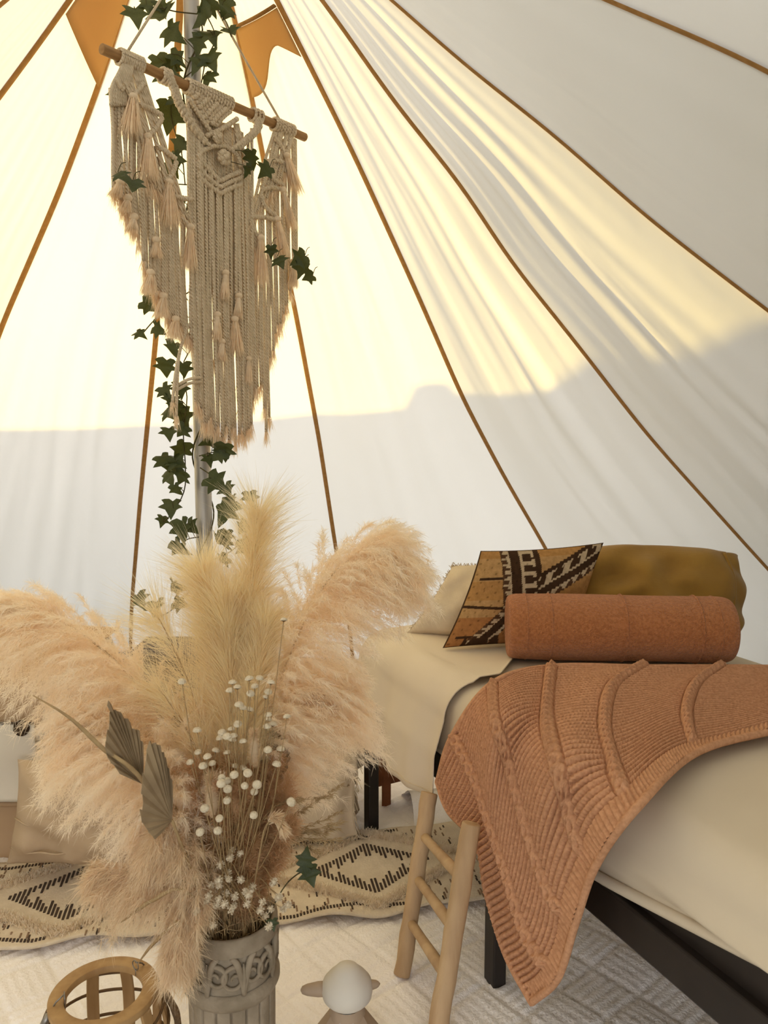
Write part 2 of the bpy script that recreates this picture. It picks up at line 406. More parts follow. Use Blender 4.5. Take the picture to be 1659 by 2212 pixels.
# ================================================================== tent pole
pole = thing('tent_pole', 'grey steel centre pole of the tent wrapped in ivy', 'pole', (AX.x, AX.y, 0))
mb = MB(); mb.tube([(AX.x, AX.y, 0.052), (AX.x, AX.y, 1.55)], .0225, 20); obj('pole_tube', mb, MT['steel'], pole)
mb = MB(); mb.tube([(AX.x, AX.y, 1.55), (AX.x, AX.y, APEX - .045)], .0205, 20); obj('pole_tube', mb, MT['steel'], pole)
mb = MB(); mb.tube([(AX.x, AX.y, 1.54), (AX.x, AX.y, 1.60)], .0245, 20); obj('pole_collar', mb, MT['steel'], pole)
mb = MB(); mb.tube([(AX.x, AX.y, 0.0425), (AX.x, AX.y, .056)], .04, 20); obj('pole_foot', mb, MT['steel'], pole)

# ================================================================== floor quilt (relief is real geometry)
def quilt_h(X, Y, cell=.12, amp=.0095):
    ca, sa = math.cos(.7), math.sin(.7)
    U = (X * ca + Y * sa) / cell; W = (-X * sa + Y * ca) / cell
    par = (np.floor(U) + np.floor(W)) % 2
    fu, fw = U - np.floor(U), W - np.floor(W)
    line = np.where(par > .5, fu, fw)
    g = np.abs(np.sin(np.pi * line * 5))
    edge = np.minimum(np.minimum(fu, 1 - fu), np.minimum(fw, 1 - fw))
    puff = np.clip(edge * 12, 0, 1)
    h = amp * (.35 + .65 * g ** .6) * (.3 + .7 * puff)
    h += .006 * np.sin(5.1 * X + 1.3 * Y) * np.sin(4.3 * Y - 2 * X + 1) + .004 * np.sin(13 * X - 7 * Y) + .003 * np.sin(23 * Y + 11 * X)
    return h
def sheet_np(x0, x1, y0, y1, step, zfun):
    xs = np.arange(x0, x1, step); ys = np.arange(y0, y1, step)
    X, Y = np.meshgrid(xs, ys); Z = zfun(X, Y)
    idx = np.arange(X.size).reshape(X.shape)
    F = np.stack([idx[:-1, :-1], idx[:-1, 1:], idx[1:, 1:], idx[1:, :-1]], -1).reshape(-1, 4)
    return np.stack([X, Y, Z], -1).reshape(-1, 3), F
V, F = sheet_np(-1.65, 1.35, .75, 3.3, .0078, lambda X, Y: .012 + quilt_h(X, Y))
q = obj('floor_quilt', mesh_np('floor_quilt', V, F), MT['quilt'])
tag(q, 'white quilted bedspread with basket-weave stitching spread over the tent floor', 'quilt')
# ================================================================== bed
BO = Vector((-.05, 2.27, 0)); BE = Vector((.41, -.912, 0)).normalized(); BW = Vector((BE.y * -1, BE.x, 0))
def bed(s, w_, z): return BO + BE * s + BW * w_ + Vector((0, 0, z))
BRZ = math.atan2(BE.y, BE.x)
BL, BWD, BTOP = 1.80, .92, .63
b = thing('single_bed', 'single bed with dark metal frame and beige fitted sheet', 'bed', bed(BL / 2, BWD / 2, 0))
def bar(name, s0, s1, w0, w1, z0, z1, m=None, bev=.004, parent=None):
    mb = MB(); mb.box(bed((s0 + s1) / 2, (w0 + w1) / 2, (z0 + z1) / 2), (abs(s1 - s0), abs(w1 - w0), z1 - z0), BRZ)
    return obj(name, mb, m or MT['frame'], parent or b, smooth=False, bevel=bev)
bar('side_rail', 0, BL, -.012, .012, .385, .455); bar('box_panel', .9, BL - .02, .006, .03, .44, .55); bar('side_rail', 0, BL, BWD - .012, BWD + .012, .375, .44)
bar('end_rail', 0, .024, 0, BWD, .38, .44); bar('end_rail', BL - .024, BL, 0, BWD, .38, .44)
for k in range(9): bar('slat', .12 + k * .19, .19 + k * .19, .0, BWD, .405, .43, MT['chest'])
for (ls, lw) in ((-.005, -.012), (.70, -.012), (-.005, BWD - .02), (.70, BWD - .02), (BL - .04, -.012), (BL - .04, BWD - .02)):
    lg = bar('leg', ls, ls + .042, lw, lw + .034, .012, .42)
    if ls < .1 and lw < 0:
        for zz in (.295, .235):
            mb = MB(); mb.box(bed(ls + .022, lw - .001, zz), (.016, .004, .005), BRZ); o = obj('slot', mb, MT['pale'], lg, smooth=False)
# mattress: rounded block, slightly sagging sides
def rbox(sx, sy, z0, z1, r, n, m, top=0.0):
    zlift = lambda x: .085 * min(1, max(0, (x - .85) / .6)) ** 1.5
    """closed rounded block as a lathe-like grid in bed coordinates"""
    mb = MB()
    ring = []
    per = 2 * (sx + sy)
    def outline(u, inset):
        d = u * per
        segs = ((0, 0, 1, 0, sx), (sx, 0, 0, 1, sy), (sx, sy, -1, 0, sx), (0, sy, 0, -1, sy))
        for (x, y, dx, dy, L) in segs:
            if d <= L: px, py = x + dx * d, y + dy * d; break
            d -= L
        else: px, py = 0, 0
        cx, cy = min(max(px, r), sx - r), min(max(py, r), sy - r)
        vx, vy = px - cx, py - cy; l = math.hypot(vx, vy)
        if l > 1e-9: px, py = cx + vx / l * (r - inset) , cy + vy / l * (r - inset)
        return px, py
    def fn(u, v):
        # v: 0 bottom centre .. 1 top centre
        if v < .12: k = v / .12; x, y = outline(u, r * .9); x = sx / 2 + (x - sx / 2) * k; y = sy / 2 + (y - sy / 2) * k; return bed(x, y, z0)
        if v < .3:
            a = (v - .12) / .18 * math.pi / 2; x, y = outline(u, r * .5 * (1 - math.sin(a))); return bed(x, y, z0 + zlift(x) + r * .5 * (1 - math.cos(a)))
        if v < .5: k = (v - .3) / .2; x, y = outline(u, 0); fo_ = .020 * (.5 + .5 * math.sin(8.5 * x + 3.5 * k)) * math.sin(math.pi * k) * min(1, max(0, (x - .8) / .3)); x, y = outline(u, -.006 * math.sin(math.pi * k) - fo_); zb = z0 + zlift(x) * (1 - k); return bed(x, y, zb + r * .5 + (z1 - r - zb - r * .5) * k)
        if v < .78:
            a = (v - .5) / .28 * math.pi / 2; x, y = outline(u, r * (1 - math.cos(a))); return bed(x, y, z1 - r + r * math.sin(a))
        k = 1 - (v - .78) / .22; x, y = outline(u, r); x = sx / 2 + (x - sx / 2) * k; y = sy / 2 + (y - sy / 2) * k
        return bed(x, y, z1 + top * (1 - k * k))
    mb.grid(fn, n, m, True); return mb
obj('mattress', rbox(BL, BWD, .425, BTOP, .075, 160, 40, .01), MT['mattress'], b)
mb = MB(); mb.tube([bed(s_, -.004 - .004 * math.sin(9 * s_), .445 + .085 * min(1, max(0, (s_ - .85) / .6)) ** 1.5 + .006 * math.sin(5 * s_)) for s_ in np.linspace(.02, BL - .02, 40)], .010, 8); obj('sheet_hem', mb, MT['mattress'], b)

# draped flat sheet over the far end, hem hanging on the side towards the vase
def sheet_fn(u, v):
    wv_ = (.66 + .075) * (1 - min(1, v / .62)); smax = max(.30, .52 - .80 * max(0, wv_ - .02)); s_ = -.03 + (smax + .03) * u
    lip = .007 * math.exp(-(1 - u) * smax / .012)
    hem = np.interp(s_, [-.03, .0, .14, .15, .30, .42, .80], [.42, .34, .335, .325, .33, .34, .35])
    drop = BTOP - hem; Rr = .075
    la = .66; lb = math.pi / 2 * Rr; lc = drop - Rr; tot = la + lb + lc
    d = v * tot
    fold = .010 * math.sin(22 * s_ + .6) + .006 * math.sin(47 * s_ + 2)
    if d < la: w_ = Rr + la - d; z = BTOP + .012 + lip + .004 * math.sin(14 * s_ + 5 * w_) * (1 if w_ < .5 else .5)
    elif d < la + lb: a = (d - la) / Rr; w_ = Rr - (Rr + .014) * math.sin(a) - fold * .3 * math.sin(a); z = BTOP - Rr + (Rr + .012) * math.cos(a)
    else: k = (d - la - lb) / lc; w_ = -.014 - .024 * min(1, k * 2.5) - fold * (.4 + .5 * k) - .006 * k; z = BTOP - Rr - (d - la - lb)
    if d >= la: w_ -= lip
    return bed(s_, w_, z)
mb = MB(); mb.grid(sheet_fn, 110, 90)
sh = obj('flat_sheet', mb, MT['sheet'], solid=.0025)
tag(sh, 'smooth beige flat sheet hanging over the bed side with a stitched hem', 'sheet')
mb = MB(); mb.tube([sheet_fn(k / 60, .985) + BW * -.002 for k in range(61)], .0018, 5); obj('hem_stitch', mb, MT['linen'], sh)

# ---------------------------------------------------------------- knitted blanket
EDGE = [(815, 1375), (926, 1460), (1118, 1580), (1424, 1770), (1700, 1940)]
def knit_pt(x, y, k):
    ye = np.interp(x, [e[0] for e in EDGE], [e[1] for e in EDGE])
    zt = BTOP + .035
    pt = at_z(x, y, zt); ps = at_plane(x, y, bed(0, -.045 - .03 * k, 0), BW)
    ws = 1 / (1 + math.exp(-(y - ye + 5) / 12))
    return pt * (1 - ws) + ps * ws
CT = [[(945, 1690), (968, 1750), (1030, 1822), (1052, 1930), (1092, 2060), (1148, 2165)],
      [(977, 1591), (1024, 1678), (1060, 1775), (1099, 1885), (1145, 2024), (1205, 2112)],
      [(1064, 1476), (1070, 1562), (1099, 1655), (1140, 1790), (1191, 1930), (1243, 1995)],
      [(1190, 1440), (1180, 1540), (1199, 1650), (1225, 1750), (1255, 1836), (1288, 1868)],
      [(1388, 1441), (1325, 1484), (1307, 1562), (1325, 1640), (1350, 1705), (1378, 1742)],
      [(1556, 1441), (1505, 1480), (1484, 1530), (1487, 1575), (1497, 1605), (1512, 1622)],
      [(1745, 1443), (1715, 1470), (1700, 1500), (1698, 1530), (1700, 1552), (1708, 1570)]]
G = np.array([[list(knit_pt(x, y, j / 5 if i < 4 else 0)) for j, (x, y) in enumerate(r_)] for i, r_ in enumerate(CT)])
NP_, NQ = 620, 420
def crom_arc(P, n):
    Q = crom(P, n * 4); d = np.r_[0, np.cumsum(np.linalg.norm(np.diff(Q, axis=0), axis=1))]; t = np.linspace(0, d[-1], n)
    return np.stack([np.interp(t, d, Q[:, k]) for k in range(3)], 1)
G1 = np.stack([crom_arc(G[i], NQ) for i in range(7)])            # 7 x NQ x 3
G2 = np.stack([crom(G1[:, j], NP_) for j in range(NQ)], 1)   # NP x NQ x 3
pp = np.linspace(0, 6, NP_)[:, None]; qq = np.linspace(0, 1, NQ)[None, :]
tu = np.gradient(G2, axis=0); tv = np.gradient(G2, axis=1); nn = np.cross(tu, tv); nn /= np.linalg.norm(nn, axis=2, keepdims=True)
nn *= np.sign((nn * (np.array([0, 0, EYE]) - G2)).sum(2, keepdims=True))
NR = 42
mp_ = np.linalg.norm(tu, axis=2) / (6 / (NP_ - 1)); mq_ = np.linalg.norm(tv, axis=2) * (NQ - 1)
arc = np.cumsum(np.linalg.norm(np.diff(G2, axis=0, prepend=G2[:1]), axis=2), axis=0)
spc = mq_ / NR
ph = qq * NR; st = arc / .0085
rib = np.abs(np.sin(np.pi * (ph + .06 * np.sin(2 * np.pi * st)))) ** .7
zig = .5 + .5 * np.cos(2 * np.pi * (st + .5 * np.floor(ph)))
h = np.minimum(.0125, 1.15 * spc) * rib - .007
qarc = np.cumsum(np.linalg.norm(np.diff(G2, axis=1, prepend=G2[:, :1]), axis=2), axis=1)
for c0 in (1, 2, 3, 4, 5):
    x = (pp - c0) * mp_ / .020
    a = 2 * np.pi * qarc / .085
    base = np.exp(-(x / .75) ** 4) * .006 - .008
    for sg in (0, 2.094, 4.189):
        xc = .52 * np.sin(a + sg); lift = .80 + .20 * np.cos(2 * (a + sg))
        base = np.maximum(base, .0200 * lift * np.clip(1 - ((x - xc) / .40) ** 2, 0, 1) ** .5 - .003)
    tw = .0014 * np.sin(2 * np.pi * (qarc / .0062 + x * .8))
    msk = np.clip(1.25 - np.abs(x), 0, 1)
    h = np.where(np.abs(x) < 1.0, base + tw * msk, h)
brd = np.clip((qq - .93) / .01, 0, 1) * np.clip((pp - .0) / .2, 0, 1)
h = h * (1 - brd) + brd * (.006 * np.abs(np.sin(np.pi * arc / .012)) ** .7)
h = h + .004 * np.sin(pp * 5.1 + qq * 3)
V1 = G2 + nn * h[..., None]; V0 = G2 - nn * .006
idx = np.arange(NP_ * NQ).reshape(NP_, NQ)
F1 = np.stack([idx[:-1, :-1], idx[1:, :-1], idx[1:, 1:], idx[:-1, 1:]], -1).reshape(-1, 4)
st_ = 4
B0 = V0[::st_, ::st_]; n0 = B0.shape[:2]; ib = np.arange(n0[0] * n0[1]).reshape(n0) + NP_ * NQ
F0 = np.stack([ib[:-1, :-1], ib[:-1, 1:], ib[1:, 1:], ib[1:, :-1]], -1).reshape(-1, 4)
V = np.concatenate([V1.reshape(-1, 3), B0.reshape(-1, 3)]); F = np.concatenate([F1, F0])
kb = obj('knitted_blanket', mesh_np('knitted_blanket', V, F), MT['knit'])
tag(kb, 'chunky salmon cable-knit blanket draped over the bed edge', 'blanket')
# rolled selvedge closes the rim
rim = np.concatenate([G2[0, :], G2[:, -1], G2[-1, ::-1], G2[::-1, 0]])
mb = MB(); mb.tube([Vector(p) for p in rim[::3]], .0075, 7); obj('selvedge', mb, MT['knit'], kb)

# ---------------------------------------------------------------- pillows
def quad_pillow(bl, br, tl, tr, th, n=44, power=2.6, pinch=.07, crease=0, seed=1, colour=None, back=None):
    r_ = np.random.default_rng(seed)
    s_ = np.linspace(-1, 1, n); A, B = np.meshgrid(s_, s_, indexing='ij')
    prof = np.clip((1 - np.abs(A) ** power) * (1 - np.abs(B) ** power), 0, 1) ** .5
    A2 = A * (1 - pinch * (1 - B ** 2) * np.abs(A)); B2 = B * (1 - pinch * (1 - A ** 2) * np.abs(B))
    bl, br, tl, tr = [np.array(list(k)) for k in (bl, br, tl, tr)]
    x = ((A2 + 1) / 2)[..., None]; y = ((B2 + 1) / 2)[..., None]
    P = bl * (1 - x) * (1 - y) + br * x * (1 - y) + tl * (1 - x) * y + tr * x * y
    Nn = np.cross(br - bl + tr - tl, tl - bl + tr - br); Nn /= np.linalg.norm(Nn)
    if Nn.dot(np.array([0, 0, EYE]) - P.mean((0, 1))) < 0: Nn = -Nn
    cr = 0
    for k in range(10 if crease else 0):
        t_ = r_.uniform(0, 6.28); f_ = r_.uniform(2, 6)
        cr = cr + crease * r_.uniform(.2, 1) / f_ * 3 * np.sin(f_ * (A * math.cos(t_) + B * math.sin(t_)) * 2 + r_.uniform(0, 6))
    bk = th if back is None else back
    V1 = P + ((th + cr) * prof)[..., None] * Nn; V0 = P - (bk * prof)[..., None] * Nn
    idx = np.arange(n * n).reshape(n, n)
    F1 = np.stack([idx[:-1, :-1], idx[1:, :-1], idx[1:, 1:], idx[:-1, 1:]], -1).reshape(-1, 4)
    me = mesh_np('pillow', np.concatenate([V1.reshape(-1, 3), V0.reshape(-1, 3)]), np.concatenate([F1, F1[:, ::-1] + n * n]))
    if colour is not None:
        ca = me.color_attributes.new('Col', 'FLOAT_COLOR', 'POINT')
        cc = np.ones((2 * n * n, 4), np.float32); cc[:n * n, :3] = colour(A, B).reshape(-1, 3); cc[n * n:, :3] = (.62, .5, .36)
        ca.data.foreach_set('color', cc.ravel())
    def pt(a, b_, off=0):
        a2 = a * (1 - pinch * (1 - b_ * b_) * abs(a)); b2 = b_ * (1 - pinch * (1 - a * a) * abs(b_)); x_, y_ = (a2 + 1) / 2, (b2 + 1) / 2
        pr = max(0, (1 - abs(a) ** power) * (1 - abs(b_) ** power)) ** .5
        return Vector(bl * (1 - x_) * (1 - y_) + br * x_ * (1 - y_) + tl * (1 - x_) * y_ + tr * x_ * y_ + Nn * ((th * pr) + off))
    return me, pt, Vector(Nn)
ZB = BTOP + .016
bl = at_z(1195, 1360, ZB + .02); br = at_y(1572, 1384, bl.y - .05); tl = at_y(1240, 1186, bl.y + .09); tr = at_y(1568, 1192, bl.y + .06)
me, pt, Nn = quad_pillow(bl, br, tl, tr, .085, crease=.013, seed=5, pinch=-.13, n=60)
p_m = obj('mustard_pillow', me, MT['mustard'])
tag(p_m, 'large mustard linen pillow with ruffled flap against the canvas', 'pillow')
def flap(u, v):
    a = (v - .5) * 2
    p = pt(.90 + .10 * u, a * .93); q_ = pt(1, a * .93); d = (q_ - pt(.8, a * .93)); d.z = 0; d.normalize()
    return p + d * (.030 * u + .010 * math.sin(7 * a) * u) + Nn * (.006 + .014 * math.sin(8 * a + 2 * u) * u) + Vector((0, 0, .004 * math.sin(5 * a)))
mb = MB(); mb.grid(flap, 12, 50); obj('flap', mb, MT['mustard'], p_m, solid=.006)
mb = MB(); mb.tube([flap(.12, k / 40) + Nn * .004 for k in range(41)], .003, 6); obj('stitch_seam', mb, MT['mustard'], p_m)
# linen pillow with frayed edge
bl = at_z(880, 1368, ZB); tl = at_y(978, 1222, bl.y + .08); br = at_y(1130, 1392, bl.y - .06); tr = at_y(1130, 1205, bl.y + .02)
me, pt, Nn = quad_pillow(bl, br, tl, tr, .05, crease=.004, seed=8, pinch=.06)
p_l = obj('linen_pillow', me, MT['linen'])
tag(p_l, 'oatmeal linen pillow with frayed edges at the back of the bed', 'pillow')
mb = MB()
for k in range(420):
    e = random.random() * 4; t_ = (e % 1) * 2 - 1
    a, bb = ((t_, -1), (1, t_), (t_, 1), (-1, t_))[int(e)]
    p0 = pt(a, bb); d = (p0 - pt(a * .8, bb * .8)).normalized() + Vector((random.uniform(-.5, .5), random.uniform(-.5, .5), random.uniform(-.5, .5)))
    mb.tube([p0 - d * .004, p0 + d * random.uniform(.006, .014)], .0011, 3, caps=False)
obj('fringe', mb, MT['linen'], p_l, kind='stuff')
# kilim pillow
bl = at_z(956, 1400, ZB); tl = at_y(1038, 1190, bl.y + .07); br = at_y(1240, 1390, bl.y + .055); tr = at_y(1304, 1172, bl.y + .11)
def kilim(A, B):
    n = A.shape
    ochre = np.array([.42, .22, .075]); rust = np.array([.36, .16, .055]); dark = np.array([.055, .028, .014]); beige = np.array([.50, .38, .24]); tan = np.array([.46, .27, .11])
    x = (A + 1) / 2; y = (B + 1) / 2
    step = 1 / 46.
    ys = np.floor(y / step) * step; xs = x
    col = np.where((np.sin(ys * 14) > .2)[..., None], ochre, tan)
    col = np.where((ys < .30)[..., None], rust, col)
    # thin dark bars in the left field
    for (y0, x0, x1, sl) in ((.40, .0, .42, -.10), (.10, .05, .28, 0), (.70, .05, .26, .0)):
        m = (np.abs(y - y0 - sl * (x - .2)) < .014) & (x > x0) & (x < x1); col = np.where(m[..., None], dark, col)
    # two diagonal band systems forming a V, mirrored below
    def band(d, along):
        c_ = None
        k = np.floor(d / .0001)
        hook = (np.abs(np.sin(along * 26)) > .55)
        out = np.full(n + (3,), np.nan)
        def put(m, cc): out[m] = cc
        put((d > .0) & (d < .07), beige); put((d > .0) & (d < .07) & (np.abs(((along * 14) % 1) - .5) * .14 > d - .0), dark * 1.6)
        put((d >= .07) & (d < .15), dark)
        put((d >= .15) & (d < .265), beige); put((d >= .15) & (d < .265) & hook & (np.abs(d - .2075) < .034), dark)
        put((d >= .15) & (d < .265) & (np.abs(((along * 9) % 1) - .5) > .34) & (d > .2), dark)
        put((d >= .265) & (d < .31), dark)
        return out
    vx, vy = .50, .44
    dl = (xs - (vx - .02) + (ys - vy) * .22) * -1          # left arm: steep
    d1 = (ys - vy) - .62 * (xs - vx)                        # right arm: diagonal upwards
    bl_ = band(.14 - (-(xs - vx) - .28 * (ys - vy)) * 1.0 + .03, ys * 1.1)
    up = ys > vy
    left_d = (xs - (vx - .20) + .28 * (ys - vy))
    right_d = (ys - (vy - .10)) - .80 * (xs - vx)
    L_ = band(left_d, ys * 1.0); R_ = band(right_d * .85, xs * 1.0)
    use_r = (right_d > 0) & (right_d * .85 < .31) & (left_d > .30 - .02)
    use_l = (left_d > 0) & (left_d < .31) & (ys > vy - .10 + .80 * (xs - vx))
    col = np.where((use_l & ~np.isnan(L_[..., 0]))[..., None], np.nan_to_num(L_), col)
    col = np.where((use_r & ~np.isnan(R_[..., 0]))[..., None], np.nan_to_num(R_), col)
    # lower arm going down left
    low_d = (xs - .33) - .55 * (ys - .36) ; lo = (ys < vy - .04) & (low_d > -.02) & (low_d < .30)
    Lo = band(low_d + .02, ys)
    col = np.where((lo & ~np.isnan(Lo[..., 0]) & (low_d < .17))[..., None], np.nan_to_num(Lo), col)
    spk = (np.sin(xs * 67) * np.sin(ys * 53 + xs * 21) > .82) & (xs < .40) & (ys < .9)
    col = np.where(spk[..., None], col * .62, col)
    m = (ys < .12) & (xs > .12) & (xs < .4) & (np.abs(np.sin(xs * 40)) * .1 > ys); col = np.where(m[..., None], dark, col)
    col = np.where(((np.abs(A) > .985) | (np.abs(B) > .985))[..., None], dark, col)
    return np.clip(col, 0, 1)
me, pt, Nn = quad_pillow(bl, br, tl, tr, .042, n=190, crease=.002, seed=3, colour=kilim, pinch=.05)
p_k = obj('kilim_pillow', me, MT['kilim'])
tag(p_k, 'square kilim pillow with dark zigzag bands and ochre field', 'pillow')
# bolster
e0 = at_z(1108, 1352, ZB + .086); e1 = at_z(1562, 1360, ZB + .086)
ax = (e1 - e0); Lb = ax.length; ax.normalize(); up = Vector((0, 0, 1)); sd = ax.cross(up).normalized(); up = sd.cross(ax)
Rb = .0875
def bol(u, v):
    d = v * (Lb + .16) - .08 if False else None
    a = 2 * math.pi * u
    if v < .12: k = v / .12; r = Rb * (.86 * k); x = -.016 * k
    elif v < .2: k = (v - .12) / .08; r = Rb * (.86 + .14 * math.sin(k * math.pi / 2)); x = -.016 + .03 * (1 - math.cos(k * math.pi / 2)) - .0
    elif v < .8: k = (v - .2) / .6; r = Rb * (1 + .012 * math.sin(7 * k) + .01 * math.sin(math.pi * k)); x = .014 + (Lb - .028) * k
    elif v < .88: k = (v - .8) / .08; r = Rb * (.86 + .14 * math.cos(k * math.pi / 2)); x = Lb - .014 + .03 * math.sin(k * math.pi / 2)
    else: k = 1 - (v - .88) / .12; r = Rb * .86 * k; x = Lb + .016 - .0 * k
    return e0 + ax * x + (sd * math.cos(a) + up * math.sin(a) * .985) * r
mb = MB(); mb.grid(bol, 64, 101, True)
bo = obj('bolster', mb, MT['terracotta'])
tag(bo, 'terracotta boucle bolster cushion lying across the bed', 'bolster')
for fr in (.055, .17, .515, .86, .945):
    mb = MB(); k0 = e0 + ax * (Lb * fr)
    mb.tube([k0 + (sd * math.cos(a) + up * math.sin(a) * .985) * (Rb * (1.012 if .1 < fr < .9 else .995)) for a in np.linspace(0, 2 * math.pi, 49)], .0028, 6, caps=False)
    obj('seam_cord', mb, MT['terracotta'], bo)

# ================================================================== ladder against the bed
ld = thing('ladder', 'small weathered wooden ladder leaning against the bed side', 'ladder', at_z(905, 2150, .012))
fA = at_z(868, 2108, .025); fB = at_z(940, 2262, .025)
tA = at_plane(928, 1712, bed(0, -.062, 0), BW); tB = at_plane(1018, 1778, bed(0, -.10, 0), BW)
def stile(p, q, r0, r1, sd_):
    r_ = random.Random(sd_); mb = MB()
    mb.tube([p.lerp(q, k / 14) + Vector((r_.uniform(-.0015, .0015), 0, 0)) for k in range(15)], [r0 + (r1 - r0) * k / 14 + r_.uniform(-.0008, .0008) for k in range(15)], 18)
    return obj('stile', mb, MT['ladder'], ld, bevel=.003)
stile(fA, tA, .0185, .0205, 1); stile(fB, tB, .0205, .0205, 2)
for (t0, t1) in ((.285, .31), (.52, .52), (.755, .745)):
    # rung ends given along each stile (from the foot)
    a_ = fA.lerp(tA, 1 - (1 - t0)) ; b_ = fB.lerp(tB, t1)
    mb = MB(); mb.tube([a_.lerp(b_, k / 6) for k in range(7)], [.0115 - .001 * math.sin(k) for k in range(7)], 12); obj('rung', mb, MT['ladder'], ld)
# ================================================================== left-hand bench bed
lb = thing('bench_bed', 'low bench bed in tan cotton by the canvas wall', 'bed', (-1.36, 2.44, 0))
def lbox(name, x0, x1, y0, y1, z0, z1, m, bev=.02, parent=None, rz=0):
    mb = MB(); mb.box(((x0 + x1) / 2, (y0 + y1) / 2, (z0 + z1) / 2), (x1 - x0, y1 - y0, z1 - z0), rz)
    return obj(name, mb, m, parent if parent is not None else lb, smooth=False, bevel=bev)
lbox('base', -1.72, -.98, 2.11, 2.74, .012, .20, MT['bench'], .012)
lbox('mattress', -1.73, -.97, 2.10, 2.75, .20, .53, MT['bedcream'], .05)
mb = MB(); mb.tube([(-1.73 + .76 * k / 20, 2.096, .195 + .004 * math.sin(k)) for k in range(21)], .008, 6); obj('base_hem', mb, MT['bench'], lb)
# tan cover lying on top, turned over the front
def cov(u, v):
    x = -1.74 + .78 * u; d = v * .80
    wv = .006 * math.sin(17 * x) 
    if d < .60: return Vector((x, 2.75 - d - .02, .545 + .006 * math.sin(9 * x + 6 * d)))
    if d < .66: a = (d - .60) / .06 * math.pi / 2; return Vector((x, 2.13 - .045 * math.sin(a), .50 + .045 * math.cos(a) + wv * .3))
    return Vector((x, 2.085 + wv * .4, .50 - (d - .66) * .62 + .012 * math.sin(3.2 * x)))
mb = MB(); mb.grid(cov, 40, 40); cv = obj('coverlet', mb, MT['bench'], solid=.004)
tag(cv, 'plain tan coverlet folded over the top of the bench bed', 'coverlet')
# cream throw with brown pom-pom border over the front
def thr(u, v):
    x = -1.735 + .765 * u
    return Vector((x, 2.064 - .012 * v + .006 * math.sin(15 * x + 7 * v) + .010 * math.sin(9 * (x + .5 * v)) * v, .435 + .06 * (u - .5) * .3 - .225 * v))
mb = MB(); mb.grid(thr, 60, 24); ct = obj('pompom_throw', mb, MT['bedcream'], solid=.004)
tag(ct, 'cream throw with brown pom-pom border on the bench bed front', 'throw')
mb = MB(); mb.tube([thr(k / 30, 0) + Vector((0, -.004, .002)) for k in range(31)], .0035, 6); obj('border_cord', mb, MT['pom'], ct)
pc = at_y(46, 1573, 2.048)
for k in range(4):
    c = Vector((pc.x - .25 * k + .25, pc.y, pc.z - .003 * k)) if k else pc + Vector((.25, 0, 0))
    if k == 1: c = pc
    mb = MB(); mb.ball(c, .0225, 14, 10, (1, .7, 1)); obj('pompom', mb, MT['pom'], ct)
# floor cushion leaning on the bench
me, pt, _ = quad_pillow(Vector((-1.03, 1.985, .075)), Vector((-.60, 1.99, .075)), Vector((-1.0, 2.015, .36)), Vector((-.57, 2.02, .36)), .095, crease=.014, seed=12, pinch=.07, power=2.2)
fc = obj('floor_cushion', me, MT['cushion'])
tag(fc, 'plump beige floor cushion leaning against the bench bed', 'cushion')
for bb in (-.62, -.05):
    mb = MB(); mb.tube([pt(-.97 + 1.94 * k / 30, bb + .10 * k / 30 + .02 * math.sin(k), .001) for k in range(31)], .0028, 6); obj('piping', mb, MT['cushion'], fc)
# ================================================================== dark chest at the back
ch = thing('bedside_chest', 'dark brown wooden chest against the back canvas wall', 'chest', (-.74, 3.02, 0))
lbox('body', -.98, -.50, 2.89, 3.15, .10, .365, MT['chest'], .006, ch)
lbox('top', -1.0, -.48, 2.87, 3.17, .365, .39, MT['chest'], .006, ch)
dr = lbox('drawer', -.97, -.51, 2.877, 2.892, .12, .35, MT['chest'], .004, ch)
lbox('plinth', -.99, -.49, 2.86, 3.16, .012, .10, MT['pale'], .006, ch)
mb = MB(); mb.ball((-.74, 2.868, .235), .012, 10, 8); obj('knob', mb, MT['wire'], dr)
gb = MB(); gb.box((-.80, 2.80, .045), (.12, .08, .07)); gbo = obj('storage_tin', gb, MT['greenbox'], smooth=False, bevel=.006)
tag(gbo, 'small olive green tin on the floor before the dark chest', 'tin')
lid = MB(); lid.box((-.80, 2.80, .083), (.124, .084, .012)); obj('lid', lid, MT['pale'], gbo, smooth=False, bevel=.003)

# ================================================================== cushions and linen throw by the bed leg
me, pt, _ = quad_pillow(Vector((-.30, 2.20, .09)), Vector((-.075, 2.26, .09)), Vector((-.36, 2.56, .09)), Vector((-.13, 2.60, .09)), .08, crease=.006, seed=21, pinch=.0, power=4)
o = obj('floor_cushion', me, MT['cushion']); tag(o, 'beige cushion on the floor under the linen throw', 'cushion')
me, pt, _ = quad_pillow(Vector((-.30, 2.225, .215)), Vector((-.055, 2.27, .235)), Vector((-.36, 2.53, .22)), Vector((-.10, 2.58, .235)), .055, crease=.006, seed=22, pinch=.0, power=3.4)
o = obj('floor_cushion', me, MT['linen']); tag(o, 'rolled linen cushion atop the beige one beside the bed leg', 'cushion')
mb = MB(); mb.tube([pt(-.9 + 1.8 * k / 20, -.96, .002) for k in range(21)], .003, 6); obj('piping', mb, MT['linen'], o)
mb = MB()
for k in range(60):
    p0 = pt(.98, random.uniform(-.9, .5)); mb.tube([p0, p0 + Vector((random.uniform(.01, .035), random.uniform(-.01, .01), random.uniform(-.02, -.05)))], .0013, 3, caps=False)
obj('fringe', mb, MT['linen'], o, kind='stuff')
